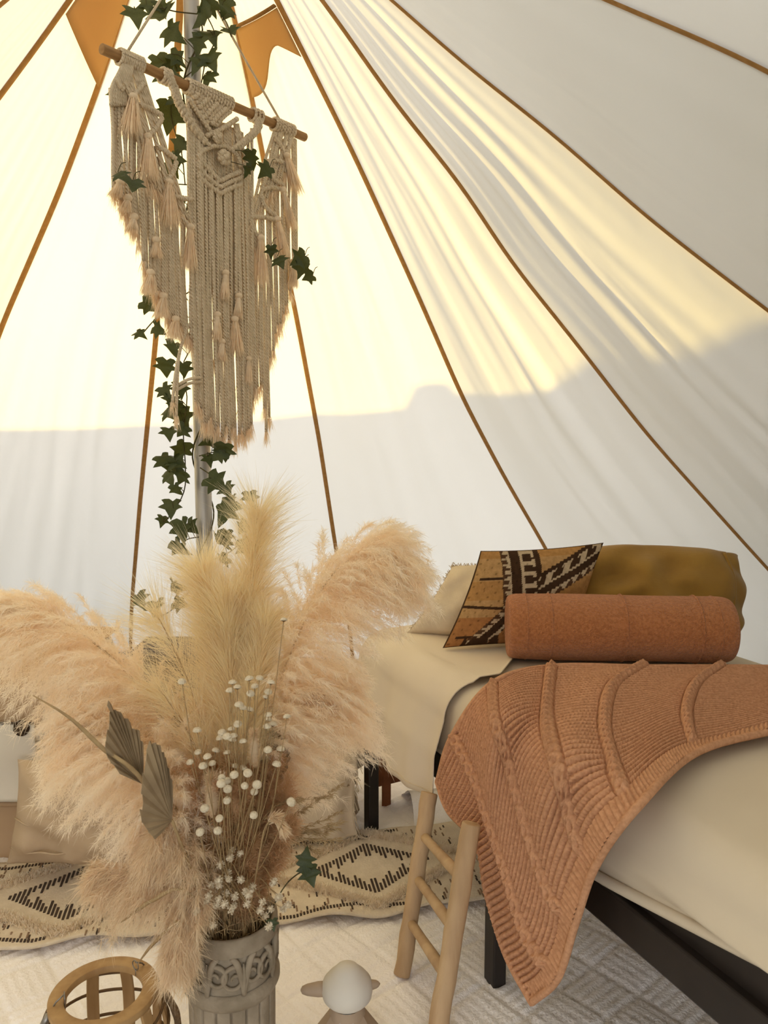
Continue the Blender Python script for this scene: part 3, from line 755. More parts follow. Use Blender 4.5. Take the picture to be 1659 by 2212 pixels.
def throw(u, v):
    # u across (left..right), v from the back top, over the cushions, down to the floor
    x0, x1 = -.47, -.085
    d = v * .95
    wr = .012 * math.sin(19 * u + 2 * v) + .006 * math.sin(37 * u + 5 * v)
    xl = x0 + (x1 - x0) * u
    if d < .34: y = 2.60 - d * .95; z = .335 - .01 * math.cos(8 * d) - .07 * (abs(u - .45) * 1.5) ** 2.2
    elif d < .50: a = (d - .34) / .16 * math.pi / 2; y = 2.275 - .10 * math.sin(a); z = .235 + .10 * math.cos(a) - .07 * (abs(u - .45) * 1.5) ** 2.2
    else: k = (d - .50) / .45; y = 2.172 - .02 * k - .02 * math.sin(4 * u) * k; z = .235 - (.215) * min(k * 1.08, 1.0)
    return Vector((xl + .05 * (v - .5) * u + .02 * math.sin(6 * v), y + wr * .7, max(z + wr * .5, .053)))
mb = MB(); mb.grid(throw, 60, 90); th = obj('linen_throw', mb, MT['linen'], solid=.003)
tag(th, 'fringed oatmeal linen throw heaped over cushions beside the bed', 'throw')
mb = MB()
for k in range(46):
    for (u, v, d) in ((k / 45, 1, Vector((0, -.02, -.012))), (1, .35 + .65 * k / 45, Vector((.008, -.006, -.03)))):
        p0 = throw(u, v); p1 = p0 + d * random.uniform(.7, 1.5) + Vector((random.uniform(-.008, .008), 0, 0)); p1.z = max(p1.z, .050)
        mb.tube([p0, (p0 + p1) / 2 + Vector((random.uniform(-.003, .003), -.002, 0)), p1], .0012, 4, caps=False)
obj('fringe', mb, MT['linen'], th, kind='stuff')

# ================================================================== things under the bed
wb = MB()
a0, a1 = bed(-.13, .08, 0), bed(-.13, .60, 0)
def brd(u, v):
    p = a0.lerp(a1, u); return p + Vector((0, 0, .088 + (.18 + .01 * math.sin(6 * u)) * v + .02 * u * (1 - v)))
wb.grid(brd, 20, 6); wbo = obj('wooden_headboard', wb, MT['redwood'], solid=.02)
tag(wbo, 'reddish brown wooden board seen beneath the far end of the bed', 'board')
for fr in (.08, .92):
    p = a0.lerp(a1, fr); mb = MB(); mb.box(p + Vector((0, 0, .078)), (.03, .03, .135)); obj('leg', mb, MT['redwood'], wbo, smooth=False, bevel=.003)
def heap(X, Y):
    p0 = at_z(905, 1765, .03)
    g = .085 * np.exp(-(((X - p0.x - .02) / .22) ** 2 + ((Y - p0.y - .05) / .085) ** 2) * 1.1)
    return .018 + g + quilt_h(X * 1.3, Y * 1.3, .10, .004) + .012 * np.sin(17 * X + 9 * Y) * (g / .085)
V, F = sheet_np(.065, .62, 2.16, 2.575, .0085, heap)
V[:, 0] += .03 * np.sin(V[:, 1] * 9); V[:, 1] += .02 * np.sin(V[:, 0] * 12)
o = obj('bunched_quilt', mesh_np('bunched_quilt', V, F), MT['quilt'])
tag(o, 'white quilt bunched in a heap under the bed', 'quilt')

# ================================================================== rug
RA = math.radians(9.0); RX = Vector((math.cos(RA), math.sin(RA), 0)); RY = Vector((-math.sin(RA), math.cos(RA), 0)); RO = Vector((-1.30, 1.622, 0))
RLN, RWD = 1.62, .395
def rugz(u, v): return .042 + .005 * math.sin(7 * u + 3) + .003 * math.sin(17 * u + 9 * v) + .006 * math.sin(23 * u) * max(0, 1 - v / .08) 
def rug(u, v, dz=0): return RO + RX * u + RY * v + Vector((0, 0, rugz(u, v) + dz))
mb = MB()
mb.grid(lambda a, c_: rug(a * RLN, c_ * RWD + .006 * math.sin(21 * a) + .004 * math.sin(50 * a + 2)), 150, 36)
rg = obj('rug', mb, MT['rug'], solid=.004)
tag(rg, 'cream cotton runner rug with dark diamonds and tufted ridges', 'rug')
dlt = [((at_z(160, 1945, .03) - RO).dot(RX), (at_z(160, 1945, .03) - RO).dot(RY)), ((at_z(800, 1882, .03) - RO).dot(RX), (at_z(800, 1882, .03) - RO).dot(RY))]
sp_ = dlt[1][0] - dlt[0][0]
cents = [(dlt[0][0], .205), (dlt[1][0], .205)]
dk = MB(); br_ = MB()
def stitch(mb, u, v, lu, lv, sl=.15):
    c_ = rug(u, v, .0025); a_ = math.atan2(RY.y, RY.x) - math.pi / 2
    mb.box(c_, (lu, lv, .003), RA + sl * .3)
for (cu, cv_) in cents:
    HL, HH = .172, .122
    k = -HL
    while k < HL:
        top = HH * (1 - abs(k) / HL)
        j = abs(int(k / .0105))
        inn = max(0, .074 - .56 * abs(k)) + .010 * ((j * 7) % 4 - 1.5)
        if abs(k) > .128: inn = 0
        for sg in (-1, 1):
            a_, c_ = max(inn, 0), top
            if inn <= 0 and sg < 0: continue
            lo, hi = (a_, c_) if inn > 0 else (-c_, c_)
            if hi - lo > .006: stitch(dk, cu + k, cv_ + sg * (lo + hi) / 2 if inn > 0 else cv_, .0058, hi - lo)
        k += .0105
for k in range(700):
    u, v = random.uniform(.02, RLN - .02), random.uniform(.015, RWD - .015)
    if any(abs(u - cu) / .30 + abs(v - cv_) / .175 < 1.06 for cu, cv_ in cents): continue
    stitch(br_ if random.random() < .7 else dk, u, v, .004, random.uniform(.008, .024))
for u0 in np.arange(.02, RLN - .02, .0085):
    z = abs(((u0 * 3.2) % 1) - .5) * .055
    if (u0 * 1.1) % 1 < .55: stitch(dk, u0, .018 + z, .005, .011); stitch(dk, u0, RWD - .018 - z, .005, .011)
obj('dark_stitching', dk, MT['rugdark'], rg, smooth=False, kind='stuff'); obj('brown_stitching', br_, MT['rugbrown'], rg, smooth=False, kind='stuff')
def tufts(lines, n, seed):
    r_ = np.random.default_rng(seed); mb = MB()
    for (u0, v0, u1, v1) in lines:
        L = math.hypot(u1 - u0, v1 - v0)
        for k in range(int(n * L)):
            t_ = r_.random(); off = r_.normal(0, .0075)
            u = u0 + (u1 - u0) * t_ + off * (v1 - v0) / L; v = v0 + (v1 - v0) * t_ - off * (u1 - u0) / L
            if not (0.0 < v < RWD and 0 < u < RLN): continue
            p0 = rug(u, v, .001); d = Vector((r_.normal(0, .006), r_.normal(0, .006), r_.uniform(.006, .015)))
            w_ = Vector((r_.normal(0, 1), r_.normal(0, 1), 0)).normalized() * .0011
            mb.add([p0 - w_, p0 + w_, p0 + d + w_ * .6, p0 + d - w_ * .6], [(0, 1, 2, 3)])
    return mb
for i, (cu, cv_) in enumerate(cents):
    a_, c_ = .30, .175
    obj('tufted_ridge', tufts([(cu - a_, cv_, cu, cv_ + c_), (cu, cv_ + c_, cu + a_, cv_), (cu + a_, cv_, cu, cv_ - c_), (cu, cv_ - c_, cu - a_, cv_)], 11000, i), MT['tuft'], rg, kind='stuff')
fm = MB()
for k in range(180):
    v = random.uniform(0, RWD); 
    for (u, dr_) in ((RLN, 1), (0, -1)):
        p0 = rug(u, v); p1 = p0 + RX * dr_ * random.uniform(.025, .055) + RY * random.uniform(-.012, .012); p1.z = .036
        fm.tube([p0, (p0 + p1) / 2 + Vector((0, 0, .004)), p1], .0013, 3, caps=False)
obj('fringe', fm, MT['tuft'], rg, kind='stuff')
# ================================================================== vase
VZ = .42; VC = at_z(498, 1972, VZ); VX, VY = VC.x, VC.y; VR = .081
vs_ = thing('column_vase', 'weathered stone-look column vase with fluted body and scroll frieze', 'vase', (VX, VY, .012))
def lath(fr, z0, z1, n=216, m=12, prof=None):
    mb = MB()
    def fn(u, v):
        a = 2 * math.pi * u; z = z0 + (z1 - z0) * v; r = fr(a, z); return Vector((VX + r * math.cos(a), VY + r * math.sin(a), z))
    mb.grid(fn, n, m, True); return mb
def flute(a, z):
    g = (a * 18 / (2 * math.pi)) % 1; g = abs(g - .5) * 2          # 1 at the groove
    dep = .0065 * max(0, (g - .80) / .20) ** .8 + .0016 * g * g
    taper = VR * (.93 - .05 * (1 - z / .3))
    return taper - dep * (1 if z < .295 else 0)
mb = lath(flute, .03, .300, 360, 20); mb.add([Vector((VX, VY, .03))], []); obj('body', mb, MT['vase'], vs_)
mb = MB(); mb.lathe([(0, .010), (VR * .98, .010), (VR * 1.0, .02), (VR * .98, .032), (VR * .88, .04)], (VX, VY, .003), 48); obj('base', mb, MT['vase'], vs_)
mb = MB(); mb.lathe([(VR * .90, .293), (VR * .985, .296), (VR * 1.03, .304), (VR * 1.03, .312), (VR * .985, .320), (VR * .93, .322)], (VX, VY, 0), 64); obj('ring', mb, MT['vase'], vs_)
fz = lath(lambda a, z: VR * .915, .316, .400, 96, 6); fr_ = obj('frieze', fz, MT['vase'], vs_)
mb = MB(); mb.lathe([(VR * .95, .388), (VR * 1.0, .392), (VR * 1.0, .412), (VR * .985, .420), (VR * .93, .422), (VR * .88, .416), (VR * .86, .34), (0, .34)], (VX, VY, 0), 64); obj('rim', mb, MT['vase'], vs_)
def cyl(a, z, r): return Vector((VX + r * math.cos(a), VY + r * math.sin(a), z))
for k in range(8):
    a0 = 2 * math.pi * k / 8 - 1.9; mb = MB()
    for (da, zc, hand, sz) in ((-.20, .352, 1, .024), (.20, .356, -1, .022)):
        pts = []; rd = []
        for j in range(26):
            t_ = j / 25; th_ = 1.2 + t_ * 8.0; rr = sz * (1 - .80 * t_)
            pts.append(cyl(a0 + da + hand * rr * math.cos(th_) / VR, zc + rr * math.sin(th_), VR * (.965 + .02 * t_))); rd.append(.0042 * (1 - .45 * t_) if j else .002)
        mb.tube(pts, rd, 7)
    for hand in (-1, 1):
        pts = [cyl(a0 + hand * (.02 + .26 * t_ ** 1.5), .323 + .066 * math.sin(t_ * 1.75), VR * .975) for t_ in np.linspace(0, 1, 10)]
        mb.tube(pts, [.0025 + .0035 * math.sin(math.pi * t_) for t_ in np.linspace(0, 1, 10)], 7)
    mb.tube([cyl(a0, .322, VR * .975), cyl(a0, .35, VR * .985), cyl(a0, .378, VR * .975)], [.003, .0055, .0015], 8)
    obj('scroll', mb, MT['vase'], fr_)

# ================================================================== bouquet
def fibres(P0, D, L, W, droop, r_):
    n = len(P0); D = D / np.linalg.norm(D, axis=1, keepdims=True)
    g = np.array([0, 0, -1.0]); L = L[:, None]
    p1 = P0 + D * L * .5 + g * droop * L * .22; p2 = P0 + D * L + g * droop * L * .8
    s = np.cross(D, r_.normal(size=(n, 3))); s /= np.linalg.norm(s, axis=1, keepdims=True) + 1e-9
    W = (W * r_.uniform(.7, 1.3, n))[:, None]
    V = np.stack([P0 - s * W, P0 + s * W, p1 - s * W * .8, p1 + s * W * .8, p2 - s * W * .15, p2 + s * W * .15], 1).reshape(-1, 3)
    b_ = (np.arange(n) * 6)[:, None, None]
    F = (b_ + np.array([[0, 1, 3, 2], [2, 3, 5, 4]])[None]).reshape(-1, 4)
    return V, F
def plume_np(axis, nb, blen, spread, droopb, nf, flen, fw, bias, seed, t0=0.0, frand=.55, fdroop=.25, along=.8):
    r_ = np.random.default_rng(seed)
    A = crom(axis, 200); T = np.gradient(A, axis=0); T /= np.linalg.norm(T, axis=1, keepdims=True)
    t = t0 + (1 - t0) * r_.random(nb); i = np.clip((t * 199).astype(int), 0, 199)
    base, tan = A[i], T[i]
    rad = r_.normal(size=(nb, 3)); rad -= (rad * tan).sum(1, keepdims=True) * tan; rad /= np.linalg.norm(rad, axis=1, keepdims=True)
    rad = rad + np.array(bias) * r_.uniform(.3, 1.2, nb)[:, None]
    d = tan * along + rad * spread; d /= np.linalg.norm(d, axis=1, keepdims=True)
    bl = np.array([blen((x - t0) / (1 - t0)) for x in t]) * r_.uniform(.6, 1.15, nb)
    k = np.repeat(np.arange(nb), nf); s = r_.random(nb * nf) ** .85
    g = np.array([0, 0, -1.0])
    P0 = base[k] + d[k] * (bl[k] * s)[:, None] + g * (droopb * bl[k] * s ** 2)[:, None]
    bt = d[k] + g * (2 * droopb * s)[:, None]; bt /= np.linalg.norm(bt, axis=1, keepdims=True)
    D = bt + r_.normal(size=(nb * nf, 3)) * frand
    L = flen * r_.uniform(.45, 1.2, nb * nf)
    P0 = P0 + r_.normal(size=P0.shape) * .0015
    return fibres(P0, D, L, fw, fdroop, r_)
def mouth(k=None):
    a = random.uniform(0, 6.28); r_ = .05 * math.sqrt(random.random()); return Vector((VX + r_ * math.cos(a), VY + r_ * math.sin(a), .37))
def stemmed(name, label, cat, group, axis, V, F, m, stem_r=.0022, part='plume', stem_n=24):
    base = Vector(axis[0]); t = thing(name, label, cat, base, group)
    mb = MB(); mb.tube([Vector(p) for p in crom(axis, stem_n)], [stem_r * (1 - .6 * k / (stem_n - 1)) for k in range(stem_n)], 6); obj('stem', mb, MT['straw'], t)
    obj(part, mesh_np(part, V, F), m, t, kind='stuff'); return t
def px_axis(pts): return [at_y(x, y, f) for x, y, f in pts]
f0 = VY
BQ = 'dried stems standing in the column vase'
# big cream pampas, left
ax_ = [mouth()] + px_axis([(440, 1760, f0 - .02), (372, 1590, f0 + .0), (262, 1440, f0 + .02), (130, 1340, f0 + .03), (18, 1300, f0 + .03)])
V, F = plume_np(ax_, 480, lambda t: .05 + .125 * math.sin(math.pi * min(1, .12 + t * .80)) * (1 - .35 * t), .75, .40, 170, .020, .00034, (-.35, -.1, -.75), 101, t0=.30)
stemmed('pampas_plume', 'huge fluffy cream pampas plume arching towards the bench bed', 'pampas grass', BQ, ax_, V, F, MT['pampas'], .003)
ax_ = [mouth()] + px_axis([(430, 1850, f0 - .05), (370, 1730, f0 - .06), (310, 1640, f0 - .05), (240, 1580, f0 - .03), (185, 1550, f0 - .02)])
V, F = plume_np(ax_, 380, lambda t: .045 + .085 * math.sin(math.pi * min(1, .15 + t * .75)), .75, .5, 160, .020, .00034, (-.15, -.05, -.75), 102, t0=.26)
stemmed('pampas_plume', 'cream pampas plume drooping low over the beige floor cushion', 'pampas grass', BQ, ax_, V, F, MT['pampas'], .003)
# big cream pampas, right
ax_ = [mouth()] + px_axis([(545, 1740, f0 + .02), (585, 1540, f0 + .05), (645, 1370, f0 + .07), (715, 1245, f0 + .08), (800, 1185, f0 + .08), (832, 1195, f0 + .08)])
V, F = plume_np(ax_, 560, lambda t: .045 + .125 * math.sin(math.pi * min(1, .10 + t * .80)) * (1 - .3 * t), .72, .40, 170, .020, .00034, (.50, .0, -.42), 103, t0=.24)
stemmed('pampas_plume', 'huge fluffy cream pampas plume arching towards the bed', 'pampas grass', BQ, ax_, V, F, MT['pampas'], .003)
ax_ = [mouth()] + px_axis([(560, 1760, f0 + .06), (610, 1600, f0 + .09), (660, 1520, f0 + .11), (720, 1480, f0 + .12)])
V, F = plume_np(ax_, 360, lambda t: .06 + .10 * math.sin(math.pi * min(1, .15 + t * .75)), .75, .45, 160, .020, .00034, (.4, 0, -.45), 104, t0=.25)
stemmed('pampas_plume', 'shorter cream pampas plume in front of the linen throw', 'pampas grass', BQ, ax_, V, F, MT['pampas'], .003)
# silky golden reed plumes in the middle
for (pts, sd_, lab, bias, fl_) in (
    ([(500, 1720, f0 + .05), (525, 1450, f0 + .07), (545, 1270, f0 + .08), (556, 1110, f0 + .08)], 201, 'tall upright silky golden reed plume rising highest before the pole', (.05, 0, 0), .10),
    ([(480, 1720, f0 + .06), (475, 1500, f0 + .08), (462, 1350, f0 + .09), (440, 1235, f0 + .10)], 202, 'silky golden reed plume overlapping the foot of the ivy pole', (-.15, 0, 0), .11),
    ([(465, 1700, f0 + .02), (430, 1540, f0 + .03), (380, 1410, f0 + .03), (340, 1330, f0 + .03)], 203, 'silky golden reed plume fanning out before the dark chest', (-.45, 0, -.05), .12),
    ([(460, 1720, f0 - .01), (420, 1610, f0 - .01), (375, 1530, f0 - .01), (340, 1485, f0 - .01)], 204, 'short silky reed plume between the dark chest and palm fans', (-.45, 0, -.1), .10),
    ([(490, 1720, f0 + .02), (500, 1540, f0 + .04), (495, 1400, f0 + .06), (490, 1300, f0 + .07)], 206, 'silky golden reed plume in the heart of the bouquet', (0, 0, 0), .11),
    ([(510, 1720, f0 + .0), (540, 1560, f0 + .02), (560, 1430, f0 + .04), (575, 1345, f0 + .05)], 205, 'silky golden reed plume beside the arching bed-side pampas', (.1, 0, 0), .08)):
    ax_ = [mouth()] + px_axis(pts)
    V, F = plume_np(ax_, {203: 260, 204: 200}.get(sd_, 1200), lambda t: .008 + .022 * math.sin(math.pi * min(1, .2 + .7 * t)), .60, .12, 5, fl_, .00030, bias, sd_, t0=.30, frand=.20, fdroop=.14, along=1.0)
    stemmed('reed_plume', lab, 'reed grass', BQ, ax_, V, F, MT['reed'], .0022)
# soft brown plumes spilling over the rim
for (pts, sd_, lab, ln) in (
    ([(430, 1930, f0 - .07), (360, 1890, f0 - .09), (285, 1880, f0 - .09), (225, 1868, f0 - .08)], 211, 'soft sandy plume spilling sideways over the vase rim', .10),
    ([(432, 1945, f0 - .08), (412, 1962, f0 - .10), (396, 2005, f0 - .11), (386, 2060, f0 - .11)], 212, 'wispy sandy plume hanging down beside the vase', .05),
    ([(430, 1860, f0 - .08), (380, 1800, f0 - .10), (350, 1780, f0 - .11)], 213, 'soft sandy plume below the lower palm fan', .07)):
    ax_ = [mouth()] + px_axis(pts)
    V, F = plume_np(ax_, 170, lambda t: .03 + ln * .5 * math.sin(math.pi * min(1, .2 + .75 * t)), .7, .7, 90, .028, .00030, (-.2, -.1, -.6), sd_, t0=.22)
    stemmed('sandy_plume', lab, 'pampas grass', BQ, ax_, V, F, MT['bunny'], .002)
# russet foxtail grass filling the middle
fox = [(395, 1700), (420, 1660), (455, 1620), (475, 1690), (500, 1640), (520, 1700), (545, 1660), (570, 1690), (600, 1640), (620, 1700), (440, 1760), (485, 1790), (515, 1760), (555, 1775), (590, 1765), (405, 1790), (625, 1780), (540, 1820), (455, 1830)]
for k, (x, y) in enumerate(fox):
    f = f0 + random.uniform(-.09, .05); tip = at_y(x, y, f); m_ = mouth()
    ax_ = [m_, m_.lerp(tip, .5) + Vector((random.uniform(-.006, .006), 0, .01)), tip]
    V, F = plume_np(ax_, 220, lambda t: .014 + .026 * math.sin(math.pi * (.1 + .8 * t)), .55, .1, 26, .020, .00034, (0, 0, .1), 300 + k, t0=.22, along=1.0)
    stemmed('foxtail_grass', 'russet foxtail grass stem packed in the vase bouquet', 'grass', 'russet foxtail stems', ax_, V, F, MT['foxtail'], .0012)
# bunny tails
for (x, y0, y1, wd, m_, lab) in ((548, 1580, 1655, .0085, 'bunny', 'slender pale bunny tail on a tall straight stem'), (458, 1680, 1765, .013, 'bunny', 'plump cream bunny tail above the button flowers'),
                                 (510, 1710, 1765, .011, 'foxtail', 'short brown bunny tail in the middle of the bouquet')):
    f = f0 - .08; a_ = at_y(x + 2, y1, f); c_ = at_y(x, y0, f); mo = mouth(); ax_ = [mo, a_, c_]
    A = [a_.lerp(c_, q_) for q_ in np.linspace(0, 1, 5)]
    V, F = plume_np(A, 420, lambda t: wd * .7, .8, .0, 8, wd * 1.0, .00030, (0, 0, .2), int(x), frand=.4)
    t = stemmed('bunny_tail', lab, 'bunny tail', BQ, [mo, a_.lerp(mo, .3), a_], V, F, MT[m_], .0012, part='tail')
    mb = MB(); mb.tube([a_.lerp(c_, q_) for q_ in np.linspace(0, 1, 9)], [wd * .85 * math.sin(math.pi * (.12 + .8 * q_)) for q_ in np.linspace(0, 1, 9)], 10); obj('tail_core', mb, MT[m_], t)
# bent wheat ear
mo = mouth(); ax_ = [mo] + px_axis([(560, 1850, f0 - .1), (572, 1790, f0 - .11), (590, 1770, f0 - .115), (608, 1785, f0 - .12)])
V, F = plume_np(ax_, 60, lambda t: .010, .5, .0, 14, .016, .0006, (0, 0, 0), 77, t0=.62, frand=.2, along=1.2)
stemmed('wheat_ear', 'bent pale wheat ear at the front of the bouquet', 'wheat', BQ, ax_, V, F, MT['bunny'], .0016, part='ear')
# dried palm fans: pleated blades
def palm(base, tips, f, lab, bow):
    pb = at_y(base[0], base[1], f); pts = crom([at_y(x, y, f + d_) for x, y, d_ in tips], 27)
    t = thing('palm_fan', lab, 'palm leaf', VC - Vector((0, 0, .05)), BQ)
    mo = mouth(); mb = MB(); mb.tube([mo, mo.lerp(pb, .5) + Vector((0, 0, .01)), pb], .0022, 6); obj('stem', mb, MT['straw'], t)
    nrm = (Vector(pts[0]) - pb).cross(Vector(pts[-1]) - pb).normalized()
    if nrm.y > 0: nrm = -nrm
    for k in range(13):
        a, m_, c_ = [Vector(pts[2 * k + j]) for j in (0, 1, 2)]
        ex = 1 + random.uniform(-.07, .05); mb = MB(); rows = []
        for q_ in np.linspace(.03, 1, 7):
            bw_ = nrm * bow * math.sin(q_ * 1.6) * .5
            rows.append([pb.lerp(a, q_ * ex) + bw_, pb.lerp(m_, q_ * ex * (1.0 if q_ < .9 else 1.04)) + nrm * .006 * q_ + bw_, pb.lerp(c_, q_ * ex) + bw_])
        mb.add([p for r_ in rows for p in r_], [(r_ * 3 + j, r_ * 3 + j + 1, (r_ + 1) * 3 + j + 1, (r_ + 1) * 3 + j) for r_ in range(6) for j in (0, 1)])
        obj('blade', mb, MT['palm'], t, smooth=False, solid=.0008)
palm((309, 1694), [(252, 1668, -.02), (226, 1622, -.02), (230, 1565, -.01), (235, 1526, 0), (262, 1552, .01), (290, 1575, .01), (306, 1605, .01)], f0 - .13, 'dried palm fan with long pleats leaning away from the pole', .012)
palm((372, 1772), [(330, 1812, -.03), (302, 1772, -.03), (300, 1700, -.02), (314, 1602, -.01), (340, 1620, 0), (352, 1650, .01), (366, 1700, .01)], f0 - .15, 'dried palm fan set lower in front of its neighbour', .012)
palm((560, 1725), [(556, 1560, .02), (580, 1556, .02), (600, 1580, .02), (616, 1610, .02), (620, 1640, .02), (606, 1690, .02)], f0 + .02, 'small brown palm fan behind the button flowers', .008)
# strap-like dry blades
def blade(pts, w0, lab, name='dry_blade'):
    P = crom(pts, 30); mb = MB(); T = np.gradient(P, axis=0)
    side = [Vector(t_).cross(Vector((0, 1, .3))).normalized() for t_ in T]
    vs = []
    for k, p in enumerate(P):
        w_ = w0 * (math.sin(math.pi * (.15 + .83 * k / 29))) ; vs += [Vector(p) - side[k] * w_, Vector(p) + Vector((0, -.002, 0)), Vector(p) + side[k] * w_]
    mb.add(vs, [(3 * k + j, 3 * k + j + 1, 3 * k + j + 4, 3 * k + j + 3) for k in range(29) for j in (0, 1)])
    o = obj(name, mb, MT['straw'], solid=.0008); return tag(o, lab, 'dry leaf', BQ)
blade([mouth()] + px_axis([(330, 1720, f0 - .14), (220, 1615, f0 - .15), (150, 1550, f0 - .15), (72, 1502, f0 - .14)]), .0042, 'long flat dry blade lying across the arching cream pampas')
blade([mouth()] + px_axis([(400, 1925, f0 - .12), (330, 1945, f0 - .14), (285, 1975, f0 - .14), (262, 1992, f0 - .14)]), .0035, 'curled dry blade dipping over the rug from the vase rim')
blade([Vector((VX - .03, VY - .03, .37)), Vector((VX - .045, VY - .05, .445)), Vector((VX - .075, VY - .095, .432))] + px_axis([(385, 1990, f0 - .13), (330, 2040, f0 - .13), (312, 2062, f0 - .13), (296, 2085, f0 - .13)]), .003, 'dry blade reaching down to the lantern ring')
# button flowers
placed = []
def clear_of(x, y, f, gap):
    for k in range(12):
        for sg in (0, 1, -1):
            c_ = at_y(x, y, f + sg * .006 * k)
            if all((c_ - q_).length > gap for q_ in placed): placed.append(c_); return c_
    placed.append(c_); return c_
def dome(c_, d, r):
    mb = MB(); d = d.normalized(); s = d.cross(Vector((.3, 1, .1))).normalized(); q_ = s.cross(d)
    mb.grid(lambda u, v: c_ + d * (r * .78 * math.sin(v * math.pi / 2)) + (s * math.cos(2 * math.pi * u) + q_ * math.sin(2 * math.pi * u)) * (r * math.cos(v * math.pi / 2 * .995)), 12, 6, True)
    cp = MB(); cp.grid(lambda u, v: c_ + d * (-.45 * r * (1 - v) + .04 * r) + (s * math.cos(2 * math.pi * u) + q_ * math.sin(2 * math.pi * u)) * (r * (.12 + .86 * v)), 12, 3, True)
    return mb, cp
Z5 = 380 / 1616.
heads = [(55, 395), (195, 845), (205, 1045), (290, 1085), (335, 1145), (365, 1030), (405, 915), (425, 865), (470, 900), (520, 405), (565, 450), (497, 480), (675, 370), (768, 365), (725, 440), (685, 505), (873, 405), (848, 490), (825, 540), (580, 610), (617, 640), (675, 655), (568, 785), (510, 835), (530, 895), (520, 930), (617, 945), (472, 1050), (850, 700), (845, 745), (837, 808), (890, 790), (1020, 718), (845, 1022), (962, 1015), (925, 1155), (620, 1190), (545, 1170), (660, 1235), (535, 1250), (632, 1350), (420, 1275), (470, 1305), (415, 1330), (745, 1340), (720, 1405), (475, 1380), (470, 1485), (1058, 1500), (265, 1558), (385, 1762), (400, 1650), (222, 1775), (715, 1620), (130, 1135), (250, 1170), (991, -170)]
for k, (zx, zy) in enumerate(heads):
    x, y = 380 + zx * Z5, 1380 + zy * Z5
    near = y > 1660 or (k in (39, 40))
    f = f0 - (.15 if near else random.uniform(.06, .13)); c_ = clear_of(x, y, f, .0165); mo = mouth(); mo.y = VY - .03 + random.uniform(-.02, .02)
    up_ = (c_ - mo).normalized() * .8 + Vector((random.uniform(-.25, .25), -.45 if near else random.uniform(-.35, .35), .35))
    lab = 'lone button flower on the tallest wiry stem in the bouquet' if zy < 0 else ('round cream button flower with its domed top facing outward, low among russet grass' if near else 'small cream button flower with dark underside, high among the golden plumes')
    t = thing('button_flower', lab, 'dried flower', mo, 'cream button flowers' if near else 'dark-based button flowers')
    mid = mo.lerp(c_, .6) + Vector((random.uniform(-.008, .008), 0, .004))
    mb = MB(); mb.tube([Vector(p) for p in crom([mo, Vector((mo.x, mo.y, .445)), mid, c_], 12)], .0007, 5); obj('stem', mb, MT['straw'], t)
    hd, cp = dome(c_, up_, random.uniform(.0058, .0074)); h_ = obj('flower_head', hd, MT['button'], t); obj('calyx', cp, MT['buttonbase'], t)
# small globe flowers clustered at the rim
Z1 = 500 / 1659.
globes = [(560, 80), (500, 60), (488, 110), (418, 160), (470, 220), (480, 260), (405, 270), (412, 310), (350, 305), (565, 265), (595, 350), (650, 320), (620, 370), (335, 375), (325, 415), (460, 365), (520, 385), (405, 405), (390, 450), (445, 440), (610, 440), (500, 480), (515, 450), (250, 495), (165, 475), (365, 595), (705, 485), (720, 430), (780, 475), (740, 530), (800, 285), (765, 600), (835, 395), (903, 450), (865, 475)]
for k, (zx, zy) in enumerate(globes):
    x, y = 350 + zx * Z1, 1820 + zy * Z1; f = f0 - .095 - .03 * (zy / 600) + random.uniform(-.012, .012); c_ = clear_of(x, y, f, .0155); mo = mouth(); mo.z = .385
    t = thing('globe_flower', 'tiny shaggy white globe flower clustered at the vase rim', 'dried flower', mo, 'small white globe flowers')
    mb = MB(); mb.tube([Vector(p) for p in crom([mo, Vector((mo.x, mo.y, .44)), c_.lerp(Vector((mo.x, mo.y, max(c_.z, .455))), .5) + Vector((random.uniform(-.008, .008), -.004, random.uniform(0, .01))), c_], 12)], .0007, 5); obj('stem', mb, MT['straw'], t)
    mb = MB(); r0 = random.uniform(.0042, .0058); mb.ball(c_, r0 * .8, 8, 6)
    for j in range(46):
        d = Vector((random.gauss(0, 1), random.gauss(0, 1), random.gauss(0, 1))).normalized(); s = d.cross(Vector((random.random(), 1, .2))).normalized() * .0011
        mb.add([c_ + d * r0 * .6 - s, c_ + d * r0 * .6 + s, c_ + d * r0 * 1.35 + s * .5, c_ + d * r0 * 1.35 - s * .5], [(0, 1, 2, 3)])
    obj('flower_head', mb, MT['button'], t)
# arching spikelet grass on the bed side
for k, (x, y) in enumerate([(745, 1690), (735, 1755), (742, 1775), (725, 1790), (735, 1815), (700, 1800), (710, 1720), (690, 1840)]):
    tip = at_y(x, y, f0 + .0); mo = mouth(); mid = mo.lerp(tip, .55) + Vector((-.02, -.02, .035 + .01 * k % 3))
    ax_ = [mo, mid, tip]; V, F = plume_np(ax_, 46, lambda t: .006, .5, .0, 5, .010, .0006, (0, 0, 0), 500 + k, t0=.45, frand=.25, along=1.3)
    stemmed('spikelet_grass', 'arching spikelet grass reaching from the vase towards the bed leg', 'grass', 'arching spikelet grasses', ax_, V, F, MT['straw'], .0008, part='spikelets')
